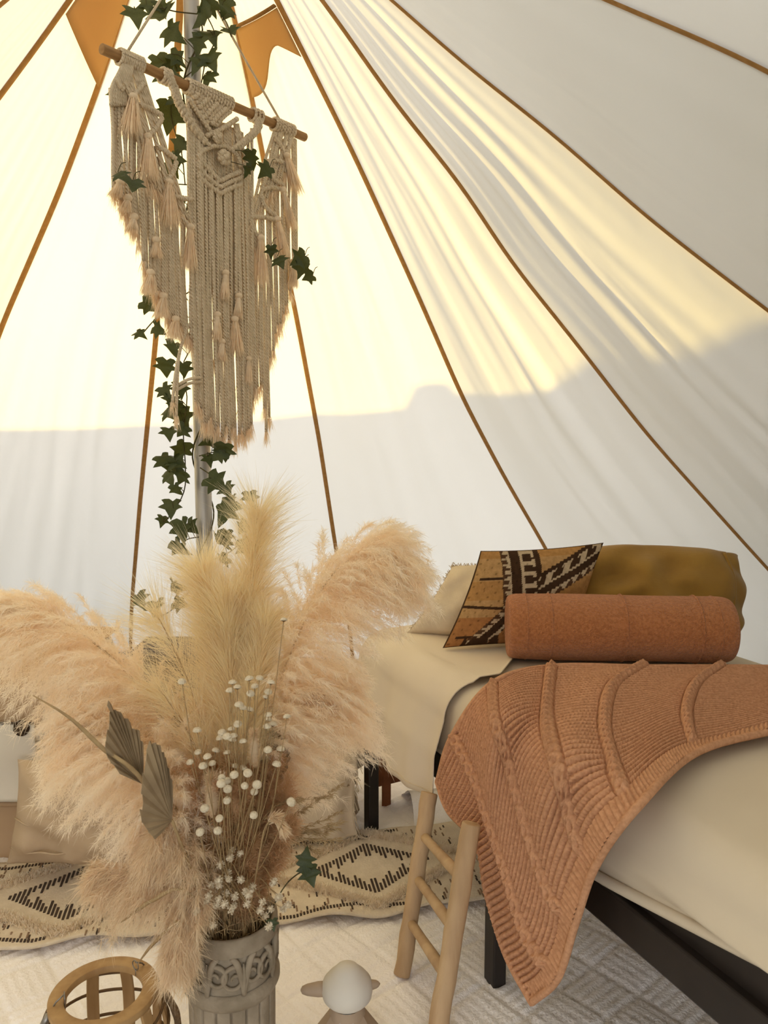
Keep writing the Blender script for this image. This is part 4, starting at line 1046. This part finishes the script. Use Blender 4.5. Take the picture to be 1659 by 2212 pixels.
# tangled curly filler at the rim
mb = MB()
for k in range(170):
    a = random.uniform(0, 6.28); r_ = .060 * math.sqrt(random.random()); p = Vector((VX + r_ * math.cos(a), VY + r_ * math.sin(a), random.uniform(.405, .45)))
    pts = [p]; d = Vector((random.gauss(0, 1), random.gauss(0, 1), random.gauss(0, .5))).normalized()
    for j in range(8):
        d = (d + Vector((random.gauss(0, .6), random.gauss(0, .6), random.gauss(0, .4)))).normalized(); q_ = pts[-1] + d * .007; rr_ = math.hypot(q_.x - VX, q_.y - VY)
        if rr_ > .062 and q_.z < .428: q_.x = VX + (q_.x - VX) * .062 / rr_; q_.y = VY + (q_.y - VY) * .062 / rr_
        pts.append(q_)
    mb.tube(pts, .0006, 4, caps=False)
o = obj('curly_moss', mb, MT['straw'], kind='stuff'); tag(o, 'tangle of thin curly dried tendrils filling the vase mouth', 'dried moss')
# ================================================================== macrame hanging
ZD = 2.103
DL, DR = at_z(219, 105, ZD), at_z(659, 297, ZD)
DU = (DR - DL).normalized(); MN = Vector((DU.y, -DU.x, 0))
if MN.dot(O - DL) < 0: MN = -MN
def MP(x, y, off=0): return at_plane(x, y, DL, MN) + MN * off
mac = thing('macrame_hanging', 'large cotton macrame wall hanging on a wooden dowel before the pole', 'wall hanging', DL.lerp(DR, .5) - Vector((0, 0, .95)))
mb = MB(); mb.tube([DL.lerp(DR, k / 12) for k in range(13)], .0118, 18); obj('dowel', mb, MT['dowel'], mac, bevel=.0015)
nail = Vector((AX.x, AX.y - .035, 2.44))
for (x, y) in ((275, 112), (606, 262)):
    p = MP(x, y, .0); mb = MB(); mb.tube([p, p.lerp(nail, .5) + Vector((0, 0, -.004)), nail], .0032, 8); obj('hanger_cord', mb, MT['cord'], mac)
mb = MB(); mb.tube([nail + Vector((0, .03, 0)), nail + Vector((0, -.012, .006))], .004, 8); obj('hook', mb, MT['wire'], mac)
def cord_mesh(p0, p1, r=.0044, n=20, sway=.004, seed=0):
    r_ = random.Random(seed); a, b_ = r_.uniform(0, 6), r_.uniform(0, 6)
    pts = [p0.lerp(p1, k / (n - 1)) + (DU * sway * math.sin(a + 3.5 * k / n) + MN * sway * .7 * math.sin(b_ + 4.3 * k / n)) * math.sin(math.pi * min(1, .1 + k / n)) for k in range(n)]
    mb = MB(); mb.tube(pts, r, 7); return mb, pts
def fray_mesh(p, d, L, n, w, fl, seed, tail=0.0):
    r_ = np.random.default_rng(seed); d = np.array(list(d.normalized()))
    P0 = np.repeat(np.array([list(p)]), n, 0) + r_.normal(size=(n, 3)) * w
    D = d + r_.normal(size=(n, 3)) * fl
    return fibres(P0, D, L * r_.uniform(.6, 1.1, n), .0007, .15, r_)
DOWN = Vector((0, 0, -1))
def hang(xt, yt, yb, off, seed, x2=None):
    p0 = MP(xt, yt, off); xb = xt if x2 is None else x2
    p1 = Vector((p0.x, p0.y, MP(xb, yb).z + .03))
    if x2 is not None: q_ = MP(x2, yb, off); p1 = Vector((q_.x, q_.y, p1.z))
    mb, pts = cord_mesh(p0, p1, seed=seed); c_ = obj('cord', mb, MT['cord'], mac)
    V, F = fray_mesh(pts[-1], pts[-1] - pts[-3], .042, 46, .0026, .16, seed); obj('frayed_end', mesh_np('frayed_end', V, F), MT['fray'], c_, kind='stuff')
sd_ = 0
for x in np.arange(238, 412, 5.6):
    sd_ += 1; yt = 190 if x < 272 else 190 + (x - 272) * 2.05
    hang(x, yt, np.interp(x, [238, 262, 275, 290, 302, 318, 345, 362, 385, 410], [420, 465, 500, 525, 600, 640, 668, 718, 735, 748]) + random.uniform(-14, 14), -.004 + random.uniform(-.004, .004), sd_)
for x in np.arange(404, 541, 5.4):
    sd_ += 1; yt = np.interp(x, [404, 425, 470, 515, 540], [215, 300, 402, 388, 275])
    hang(x, yt, np.interp(x, [404, 420, 440, 470, 505, 525, 540], [905, 930, 938, 962, 965, 950, 860]) + random.uniform(-18, 12), .006 + random.uniform(-.004, .004), sd_)
for x in np.arange(406, 530, 5.0):
    sd_ += 1; hang(x, 225 + .5 * (x - 406), random.choice([640, 700, 760, 800, 860, 900]), -.006, sd_)
for x in np.arange(540, 642, 5.6):
    sd_ += 1; yt = 300 + max(0, (592 - x)) * 3.4
    hang(x, yt, np.interp(x, [540, 555, 566, 572, 578, 592, 605, 615, 628, 642], [862, 850, 945, 958, 800, 742, 702, 690, 620, 560]) + random.uniform(-12, 10), -.002 + random.uniform(-.004, .004), sd_)
for k in range(9): sd_ += 1; hang(264 + 4.8 * k, 150, 415 + 11 * k, .004, sd_, 312 + 11.5 * k)       # raking cords of the wing by the bench
for k in range(9): sd_ += 1; hang(590 + 5 * k, 286, 510 - 14 * k, .004, sd_, 534 + 10 * k)               # raking cords of the wing by the bed
for k in range(3): sd_ += 1; hang(505 + 3 * k, 268, 560, .003, sd_, 545 + 6 * k)
# loose looped cords drawn back round the pole
for k in range(2):
    pts = [MP(405 + 3 * k, 700, .0), MP(384, 760, .008), MP(372 + 5 * k, 812, .012), MP(366 + 8 * k, 870 + 30 * k, .012)]
    mb = MB(); mb.tube([Vector(p) for p in crom(pts, 24)], .004, 7); c_ = obj('cord', mb, MT['cord'], mac)
    V, F = fray_mesh(pts[-1], DOWN, .035, 40, .0024, .14, 900 + k); obj('frayed_end', mesh_np('frayed_end', V, F), MT['fray'], c_, kind='stuff')
    pts = [MP(378, 832 + 9 * k, .012), MP(398, 820 + 9 * k, .02), MP(430, 816 + 9 * k, .01)]
    mb = MB(); mb.tube([Vector(p) for p in crom(pts, 16)], .004, 7); obj('cord', mb, MT['cord'], mac)
for k in range(7):                                                  # outer cords of the bench-side wing leave the wraps and turn down
    x = 239 + 5.2 * k; P = crom([MP(262 + 3.2 * k, 140, .008), MP(252 + 4.2 * k, 160, .010), MP(x, 192, .004), MP(x, 230, .002)], 14)
    mb = MB(); mb.tube([Vector(p) for p in P], .0044, 7); obj('cord', mb, MT['cord'], mac)
# lark's-head wraps on the dowel
def wrap(x0, x1, n, r=.0165):
    yl = lambda x: np.interp(x, [219, 659], [105, 297])
    for k in range(n):
        x = x0 + (x1 - x0) * k / (n - 1); c_ = MP(x, yl(x)); mb = MB()
        mb.tube([c_ + (MN * math.cos(a) + Vector((0, 0, 1)) * math.sin(a)) * r + DU * .0012 * math.sin(a) for a in np.linspace(0, 2 * math.pi, 17)], .0040, 6, caps=False); obj('wrap', mb, MT['cord'], mac)
wrap(258, 304, 9); wrap(350, 364, 3); wrap(404, 496, 16); wrap(545, 561, 3); wrap(592, 630, 8)
# knotted bars (rows of hitches)
def knotbar(pts, r=.0062, off=.010):
    P = crom([MP(x, y, off) for x, y in pts], 3); L = sum((Vector(P[k + 1]) - Vector(P[k])).length for k in range(len(P) - 1))
    n = max(10, int(L / .0016)); P = crom([MP(x, y, off) for x, y in pts], n)
    mb = MB(); mb.tube([Vector(p) for p in P], [r * (.74 + .34 * abs(math.sin(math.pi * k * .0016 / .0085))) for k in range(n)], 9); obj('knot_bar', mb, MT['cord'], mac)
for pts in ([(246, 172), (254, 188), (262, 196)], [(262, 180), (272, 200), (280, 212)], [(308, 178), (295, 195), (280, 212)], [(296, 228), (322, 238), (345, 252)], [(345, 255), (335, 275), (312, 298)],
            [(333, 318), (355, 330), (374, 345)], [(376, 350), (368, 375), (352, 395)], [(372, 425), (392, 430), (408, 432)], [(385, 472), (396, 482), (404, 492)],
            [(402, 215), (425, 250), (450, 287)], [(508, 258), (480, 276), (440, 296)], [(430, 328), (455, 318), (482, 318)], [(482, 318), (505, 335), (515, 362)], [(430, 328), (424, 340), (430, 350)],
            [(425, 345), (447, 370), (470, 393)], [(515, 372), (493, 381), (470, 393)], [(422, 362), (446, 388), (470, 406)], [(516, 386), (493, 394), (470, 406)], [(421, 380), (446, 402), (470, 420)], [(516, 400), (493, 408), (470, 420)],
            [(588, 300), (602, 318), (610, 335)], [(624, 300), (620, 318), (610, 335)], [(574, 350), (590, 348), (605, 352)], [(574, 352), (582, 385), (608, 402)], [(560, 412), (580, 406), (602, 410)], [(558, 415), (566, 445), (592, 470)], [(538, 470), (562, 470), (590, 476)], [(536, 475), (545, 500), (556, 515)]):
    knotbar(pts)
mb = MB()                                     # dense square-knot triangle and the berry knots
for r_ in range(7):
    for k in range(9 - r_):
        x = 408 + 5.5 * r_ + k * 10.2; y = 202 + r_ * 10.5 + k * 5.2 * (1 - .06 * r_)
        c_ = MP(x, y, .009 + .004 * ((r_ + k) % 2)); mb.ball(c_, .0072, 9, 6, (1.25, 1.0, .85))
obj('knot_panel', mb, MT['cord'], mac)
for (x, y, s) in ((462, 300, 1.0), (476, 343, 1.25)):
    mb = MB(); c_ = MP(x, y, .016)
    for k in range(7):
        a = k * .9; mb.ball(c_ + DU * .010 * s * math.cos(a) * (k > 0) + Vector((0, 0, .010 * s * math.sin(a) * (k > 0))) + MN * (.006 if k == 0 else 0), .0075 * s, 9, 6, (1.1, 1.1, .9))
    obj('berry_knot', mb, MT['cord'], mac)
# two plaited arms
def braid(pts):
    L = 60; P = crom([MP(x, y, .012) for x, y in pts], L)
    mb = MB()
    for ph in (0, 2.09, 4.19):
        mb.tube([Vector(P[k]) + DU * .0075 * math.sin(k * .62 + ph) + MN * .005 * math.sin(2 * (k * .62 + ph)) for k in range(L)], .0056, 7)
    obj('braid', mb, MT['cord'], mac)
braid([(355, 162), (370, 195), (380, 225), (405, 268), (440, 315)]); braid([(553, 260), (548, 282), (525, 305), (500, 325)])
# tassels
def tassel(x0, y0, x1, y1, wpx, seed, off=.014):
    p0, p1 = MP(x0, y0, off), MP(x1, y1, off); L = (p1 - p0).length; w_ = wpx * .5 * 2.05 / 1660
    r_ = np.random.default_rng(seed); n = 260
    mb = MB(); mb.ball(p0, min(.011, w_ * .75), 10, 7, (1, 1, .8)); mb.tube([p0.lerp(p1, k / 5 * .75) for k in range(6)], [min(.008, w_ * .6) * (.7 + .12 * k) for k in range(6)], 10)
    t = obj('tassel', mb, MT['fray'], mac)
    s = r_.uniform(.0, .55, n); ang = r_.uniform(0, 2 * math.pi, n); rr = w_ * np.sqrt(r_.random(n))
    du, nm, d0 = [np.array(list(k)) for k in (DU, MN, (p1 - p0).normalized())]
    lat = np.cos(ang)[:, None] * du + np.sin(ang)[:, None] * nm
    P0 = np.array(list(p0)) + d0 * (s * L)[:, None] + lat * (rr * (.35 + .5 * s))[:, None]
    tgt = np.array(list(p1)) + lat * rr[:, None] * 1.15 + r_.normal(size=(n, 3)) * .002
    V, F = fibres(P0, tgt - P0, np.linalg.norm(tgt - P0, axis=1) * r_.uniform(.8, 1.05, n), .0008, 0, r_)
    obj('fringe', mesh_np('fringe', V, F), MT['fray'], t, kind='stuff')
for k, a in enumerate([(280, 212, 272, 300, 44), (312, 298, 312, 398, 46), (358, 396, 358, 496, 44), (404, 492, 402, 588, 32), (252, 395, 240, 428, 26), (268, 430, 262, 462, 26), (282, 470, 276, 505, 24),
                       (480, 590, 477, 650, 22), (508, 640, 506, 690, 22), (462, 680, 460, 738, 22), (500, 690, 503, 768, 34), (472, 738, 472, 782, 22), (530, 775, 528, 828, 18),
                       (612, 338, 634, 420, 34), (604, 412, 626, 500, 26), (592, 475, 606, 558, 32), (556, 515, 555, 622, 42), (628, 565, 625, 625, 24), (345, 640, 340, 690, 30), (372, 690, 368, 735, 34), (318, 590, 312, 640, 34), (330, 520, 330, 560, 26)]):
    tassel(*a, 700 + k)

# ================================================================== ivy garland round the pole
ivy = thing('ivy_garland', 'green ivy garland winding round the tent pole', 'ivy', (AX.x, AX.y, .5))
def leaf_mesh(name, fold, curl, skew):
    out = [(0, .03), (.20, .17), (.40, .13), (.52, .04), (.42, -.08), (.37, -.17), (.52, -.25), (.66, -.36), (.46, -.42), (.29, -.48), (.18, -.66), (.09, -.84), (0, -1.0)]
    vs = []
    for x, y in out: vs += [(-x * (1 + skew), y, 0), (0, min(y, .03) if y > 0 else y, 0), (x * (1 - skew), y, 0)]
    vs = [(x, y, fold * abs(x) - curl * (y + .3) ** 2 + .05 * math.sin(9 * x + 5 * y)) for x, y, z in vs]
    n = len(out); me = bpy.data.meshes.new(name)
    me.from_pydata(vs, [], [(3 * k, 3 * k + 3, 3 * k + 4, 3 * k + 1) for k in range(n - 1)] + [(3 * k + 1, 3 * k + 4, 3 * k + 5, 3 * k + 2) for k in range(n - 1)])
    me.polygons.foreach_set('use_smooth', [True] * len(me.polygons)); me.materials.append(MT['leaf']); return me
LM = [leaf_mesh('ivy_leaf', .22, .25, .08), leaf_mesh('ivy_leaf', -.15, .4, -.1), leaf_mesh('ivy_leaf', .4, -.2, .0), leaf_mesh('ivy_leaf', .1, .6, .15)]
PF = AX.y
runners = []
hel = [Vector((AX.x + .0265 * math.cos(k * .33), AX.y + .0265 * math.sin(k * .33), .70 + 1.98 * k / 120)) for k in range(121)]
runners.append(hel)
for pts, f in (([(425, 30), (380, 25), (330, 15), (285, 25)], PF - .03), ([(420, 150), (385, 185), (370, 250), (392, 330), (400, 400)], PF - .02), ([(440, 20), (465, 80), (445, 130), (435, 180)], PF - .03), ([(470, 20), (490, 50), (500, 80)], PF - .03),
               ([(432, 300, 2.12), (490, 318, 2.21), (530, 335, 2.26), (565, 362, 2.31)], 0), ([(430, 520, 2.12), (520, 535, 2.25), (590, 548, 2.35), (650, 580, 2.42), (668, 600, 2.40)], 0), ([(425, 620), (380, 650), (335, 690), (310, 718)], PF - .03),
               ([(425, 735), (395, 790), (404, 860), (396, 930), (400, 1000), (398, 1060), (372, 1108), (352, 1128)], PF - .03), ([(430, 985), (470, 975), (497, 975)], PF - .04), ([(432, 1010), (460, 1030), (490, 1060)], PF - .04),
               ([(445, 1215), (500, 1190), (530, 1155), (553, 1115), (545, 1078)], PF - .06), ([(430, 1160), (405, 1165), (390, 1180)], PF - .04), ([(440, 1235), (390, 1300), (345, 1330), (312, 1300)], PF - .10), ([(425, 400), (340, 395), (275, 385)], PF - .0)):
    c_ = [Vector(p) for p in crom([at_y(q_[0], q_[1], q_[2] if len(q_) > 2 else f) for q_ in pts], 26)]; runners.append(c_)
for c_ in runners:
    mb = MB(); mb.tube(c_, .0022 if c_ is hel else .0016, 6); obj('vine_stem', mb, MT['stem'], ivy)
RP = [p for c_ in runners for p in c_]
leaves = [(295, 38, 46, 0), (318, 12, 34, 0), (376, 48, 58, 0), (395, 85, 46, 0), (350, 20, 34, 0), (445, 12, 44, 0), (440, 45, 50, 0), (456, 78, 52, 0), (430, 100, 40, 0), (482, 15, 40, 0), (500, 72, 36, 0), (492, 30, 30, 0),
 (385, 130, 40, 0), (345, 142, 40, 0), (372, 150, 34, 0), (428, 140, 44, 0), (458, 134, 46, 0), (446, 172, 40, 0), (352, 172, 34, 0), (244, 205, 22, -.2), (398, 178, 34, 0), (372, 215, 34, 0), (366, 255, 60, 0), (388, 318, 40, 0), (386, 345, 34, 0), (394, 375, 36, 0),
 (548, 345, 38, .06), (572, 372, 34, .06), (535, 372, 28, .06), (262, 380, 36, -.30), (285, 404, 44, -.30), (406, 455, 32, 0), (586, 545, 28, .1), (604, 566, 34, .1), (645, 562, 38, .16), (652, 585, 38, .16), (665, 600, 28, .16), (325, 662, 40, -.02), (348, 712, 36, -.02), (305, 722, 28, -.02), (335, 645, 30, -.02), (405, 640, 34, 0), (402, 690, 34, 0),
 (376, 758, 40, 0), (360, 796, 42, 0), (396, 800, 34, 0), (360, 848, 34, 0), (372, 868, 36, 0), (410, 845, 36, 0), (368, 892, 46, 0), (396, 906, 44, 0), (404, 880, 36, 0), (366, 938, 34, 0), (390, 932, 34, 0), (386, 972, 48, 0), (358, 1000, 40, 0), (406, 1000, 42, 0), (364, 1032, 42, 0), (394, 1030, 38, 0), (404, 1058, 30, 0), (380, 1010, 38, 0),
 (450, 952, 44, .0), (488, 975, 44, -.02), (470, 985, 40, -.02), (452, 996, 30, -.03), (470, 1045, 52, -.03), (492, 1062, 36, -.03), (503, 1080, 24, -.03), (371, 1100, 42, 0), (350, 1126, 28, 0), (398, 1148, 54, -.02), (392, 1186, 48, -.03), (415, 1140, 40, -.02), (482, 1108, 62, -.05), (541, 1078, 34, -.05), (546, 1112, 34, -.05), (524, 1142, 32, -.05), (474, 1170, 48, -.05), (530, 1186, 48, -.06), (482, 1212, 34, -.06), (492, 1160, 34, -.05),
 (302, 1300, 40, -.1), (338, 1318, 44, -.1), (386, 1268, 44, -.08), (392, 1304, 34, -.1), (432, 1240, 34, -.05)]
pet = MB(); li = Vector(ivy.location)
for k, (x, y, s, df) in enumerate(leaves):
    p = at_y(x, y, PF - .035 + df + random.uniform(-.015, .015)); sz = s * p.y / 1660 * 1.0
    d3 = p - Vector((AX.x, AX.y, p.z)); dd = math.hypot(d3.x, d3.y)
    if dd < .048: p += Vector((d3.x / max(dd, 1e-6), -1, 0)).normalized() * .03
    q_ = min(RP, key=lambda c_: (c_ - p).length)
    o = bpy.data.objects.new('leaf', LM[k % 4]); COL.objects.link(o); o.parent = ivy; o.scale = (sz, sz, sz)
    spin = random.uniform(-1.0, 1.0) + (.5 if x < 425 else -.5) * random.random()
    R = Matrix.Rotation(random.uniform(-.7, .7), 3, 'Z') @ Matrix.Rotation(math.pi / 2 + random.uniform(-.7, .55), 3, 'X') @ Matrix.Rotation(spin, 3, 'Z')
    base = p + R @ Vector((0, sz * .42, 0))
    o.rotation_euler = R.to_euler(); o.location = base - li
    if (q_ - base).length > .13: q_ = base + Vector((.012, .02, .028))
    pet.tube([Vector(c_) for c_ in crom([q_, q_.lerp(base, .5) + Vector((0, -.004, .006)), base], 6)], .0010, 5, caps=False)
obj('petioles', pet, MT['stem'], ivy, kind='stuff')
# ivy sprig trailing from the vase on the bed side
sp = thing('ivy_sprig', 'short green ivy sprig reaching over the rug from the vase', 'ivy', (VX + .05, VY, .40))
pts = [Vector((VX + .055, VY - .02, .40))] + [at_y(x, y, VY - .03) for x, y in ((608, 1925), (640, 1890), (668, 1880), (690, 1878))]
mb = MB(); mb.tube([Vector(p) for p in crom(pts, 20)], .0012, 6); obj('vine_stem', mb, MT['stem'], sp)
for (x, y, s, a) in ((660, 1850, 40, 3.0), (672, 1893, 44, .3), (655, 1878, 30, -1.3), (590, 1998, 26, .2), (604, 2148, 0, 0)):
    if not s: continue
    p = at_y(x, y, VY - .035); sz = s * p.y / 1660
    o = bpy.data.objects.new('leaf', LM[0]); COL.objects.link(o); o.parent = sp; o.scale = (sz, sz, sz)
    R = Matrix.Rotation(math.pi / 2 - .5, 3, 'X') @ Matrix.Rotation(a, 3, 'Z'); o.rotation_euler = R.to_euler(); o.location = p + R @ Vector((0, sz * .4, 0)) - Vector(sp.location)
# ================================================================== bamboo lantern
LZ = .262; LC = at_z(224, 2141, LZ); lx, ly = LC.x, LC.y
la = thing('bamboo_lantern', 'barrel-shaped bamboo lantern with flat wooden top ring and rope handle', 'lantern', (lx, ly, .012))
RO_, RI_ = .0925, .066
mb = MB(); mb.lathe([(RI_, LZ - .013), (RO_ - .001, LZ - .013), (RO_, LZ - .011), (RO_, LZ - .001), (RO_ - .002, LZ), (RI_ + .001, LZ), (RI_, LZ - .001), (RI_, LZ - .013)], (lx, ly, 0), 72); obj('top_ring', mb, MT['bamboo'], la)
mb = MB(); mb.lathe([(0, .016), (.072, .016), (.074, .020), (.074, .03), (.072, .033), (0, .033)], (lx, ly, 0), 48); obj('base_disc', mb, MT['bamboo'], la)
def lr(z): return .076 + .030 * math.sin(math.pi * min(1, max(0, (z - .02) / .27)))
def lp(a, z, r=None): r = lr(z) if r is None else r; return Vector((lx + r * math.cos(a), ly + r * math.sin(a), z))
for k in range(10):
    a = 2 * math.pi * k / 10 + .25; w_ = .011; mb = MB(); vs = []
    for z in np.linspace(.022, LZ - .012, 12):
        t_ = Vector((-math.sin(a), math.cos(a), 0)); n_ = Vector((math.cos(a), math.sin(a), 0)); c_ = lp(a, z)
        vs += [c_ - t_ * w_ - n_ * .003, c_ + t_ * w_ - n_ * .003, c_ + t_ * w_ + n_ * .003, c_ - t_ * w_ + n_ * .003]
    fs = [(4 * i + j, 4 * i + (j + 1) % 4, 4 * i + 4 + (j + 1) % 4, 4 * i + 4 + j) for i in range(11) for j in range(4)] + [(3, 2, 1, 0), (44, 45, 46, 47)]
    mb.add(vs, fs); obj('slat', mb, MT['bamboo'], la, smooth=False, bevel=.0012)
for z in (.085, .135, .185, .225):
    mb = MB(); mb.tube([lp(a, z + .003 * math.sin(3 * a), lr(z) + .005) for a in np.linspace(0, 2 * math.pi, 61)], .0028, 6, caps=False); obj('hoop', mb, MT['bamboo_dark'], la)
e1_ = at_z(293, 2096, LZ); e2_ = at_z(140, 2166, LZ)
for e_ in (e1_, e2_):
    rd_ = Vector((e_.x - lx, e_.y - ly, 0)).normalized(); tn = Vector((-rd_.y, rd_.x, 0))
    mb = MB(); mb.tube([e_ + Vector((0, 0, .010)) + (tn * math.cos(a) + Vector((0, 0, 1)) * math.sin(a)) * .0085 for a in np.linspace(-.5 * math.pi, 1.5 * math.pi, 20)], .0011, 6); mb.tube([e_ + Vector((0, 0, .003)), e_ - Vector((0, 0, .010))], .0011, 6); obj('eye_hook', mb, MT['wire'], la)
    mb = MB(); q_ = e_ + rd_ * .026 + Vector((0, 0, -.012)); mb.tube([e_ + Vector((0, 0, .016)), e_ + rd_ * .014 + Vector((0, 0, .006)), q_], .0014, 6); mb.tube([q_, q_ + rd_ * .012 + Vector((0, 0, -.022))], .0062, 10); obj('handle_clip', mb, MT['wire'], la)
rd_ = Vector((e1_.x - lx, e1_.y - ly, 0)).normalized(); rd2 = Vector((e2_.x - lx, e2_.y - ly, 0)).normalized()
q1 = e1_ + rd_ * .038 + Vector((0, 0, -.034)); q2 = e2_ + rd2 * .038 + Vector((0, 0, -.034))
rt = Vector((.85, -.5, 0)).normalized()
pth = crom([q1, Vector((lx, ly, .18)) + (rd_ * .6 + rt * .6).normalized() * .125, Vector((lx, ly, .11)) + rt * .130, Vector((lx, ly, .06)) + Vector((.2, -1, 0)).normalized() * .125, Vector((lx, ly, .12)) + (rd2 + Vector((.2, -1, 0))).normalized() * .125, q2], 70)
mb = MB(); mb.tube([Vector(p) for p in pth], [.0066 * (1 + .08 * math.sin(k * 1.3)) for k in range(70)], 9); obj('rope_handle', mb, MT['rope'], la)

# ================================================================== domed ornament in the foreground
OC = at_z(750, 2130, .235); ox, oy = OC.x, OC.y
orn = thing('domed_ornament', 'off-white domed ornament with two side knobs and faceted taupe body', 'ornament', (ox, oy, .012))
mb = MB(); mb.lathe([(.001, .205), (.024, .206), (.038, .210), (.045, .218), (.047, .230), (.0445, .244), (.036, .255), (.029, .262), (.025, .266), (.021, .271), (.014, .2755), (.006, .278), (.0005, .2785)], (ox, oy, 0), 48); obj('dome', mb, MT['ornwhite'], orn)
mb = MB(); mb.lathe([(.034, .150), (.033, .18), (.030, .202)], (ox, oy, 0), 32); obj('neck', mb, MT['orntaupe'], orn)
def fr8(a, r, z): return Vector((ox + r * math.cos(a), oy + r * math.sin(a), z))
for k in range(8):
    a0, a1 = math.pi / 8 + k * math.pi / 4, math.pi / 8 + (k + 1) * math.pi / 4
    fb = k == 5
    mb = MB(); rows = ((.026, .195), (.072, .125), (.082, .06), (.070, .014))
    vs = [fr8(a, r, z) for r, z in rows for a in (a0, a1)] + [fr8(a, r - .006, z) for r, z in rows for a in (a0, a1)]
    fs = [(2 * i, 2 * i + 1, 2 * i + 3, 2 * i + 2) for i in range(3)] + [(8 + 2 * i + 1, 8 + 2 * i, 8 + 2 * i + 2, 8 + 2 * i + 3) for i in range(3)] + [(0, 8, 9, 1), (6, 7, 15, 14)]
    mb.add(vs, fs); obj('facet', mb, MT['ornblue'] if fb else MT['orntaupe'], orn, smooth=False, bevel=.001)
for (sg, L, r0) in ((-1, .045, .013), (1, .020, .009)):
    d = Vector((sg, .10 * (1 if sg > 0 else -.0), -.06 if sg < 0 else .05)).normalized(); p = Vector((ox, oy, .232)) + d * .038
    mb = MB(); mb.tube([p, p + d * L * .35, p + d * L * .8, p + d * L, p + d * (L + .003)], [r0, r0 * .98, r0 * .75, r0 * .5, r0 * .1], 14); kn = obj('side_knob', mb, MT['orntaupe'], orn)
    mb = MB(); mb.tube([p - d * .004, p + d * .006], r0 * 1.15, 14); obj('collar', mb, MT['ornwhite'], kn)
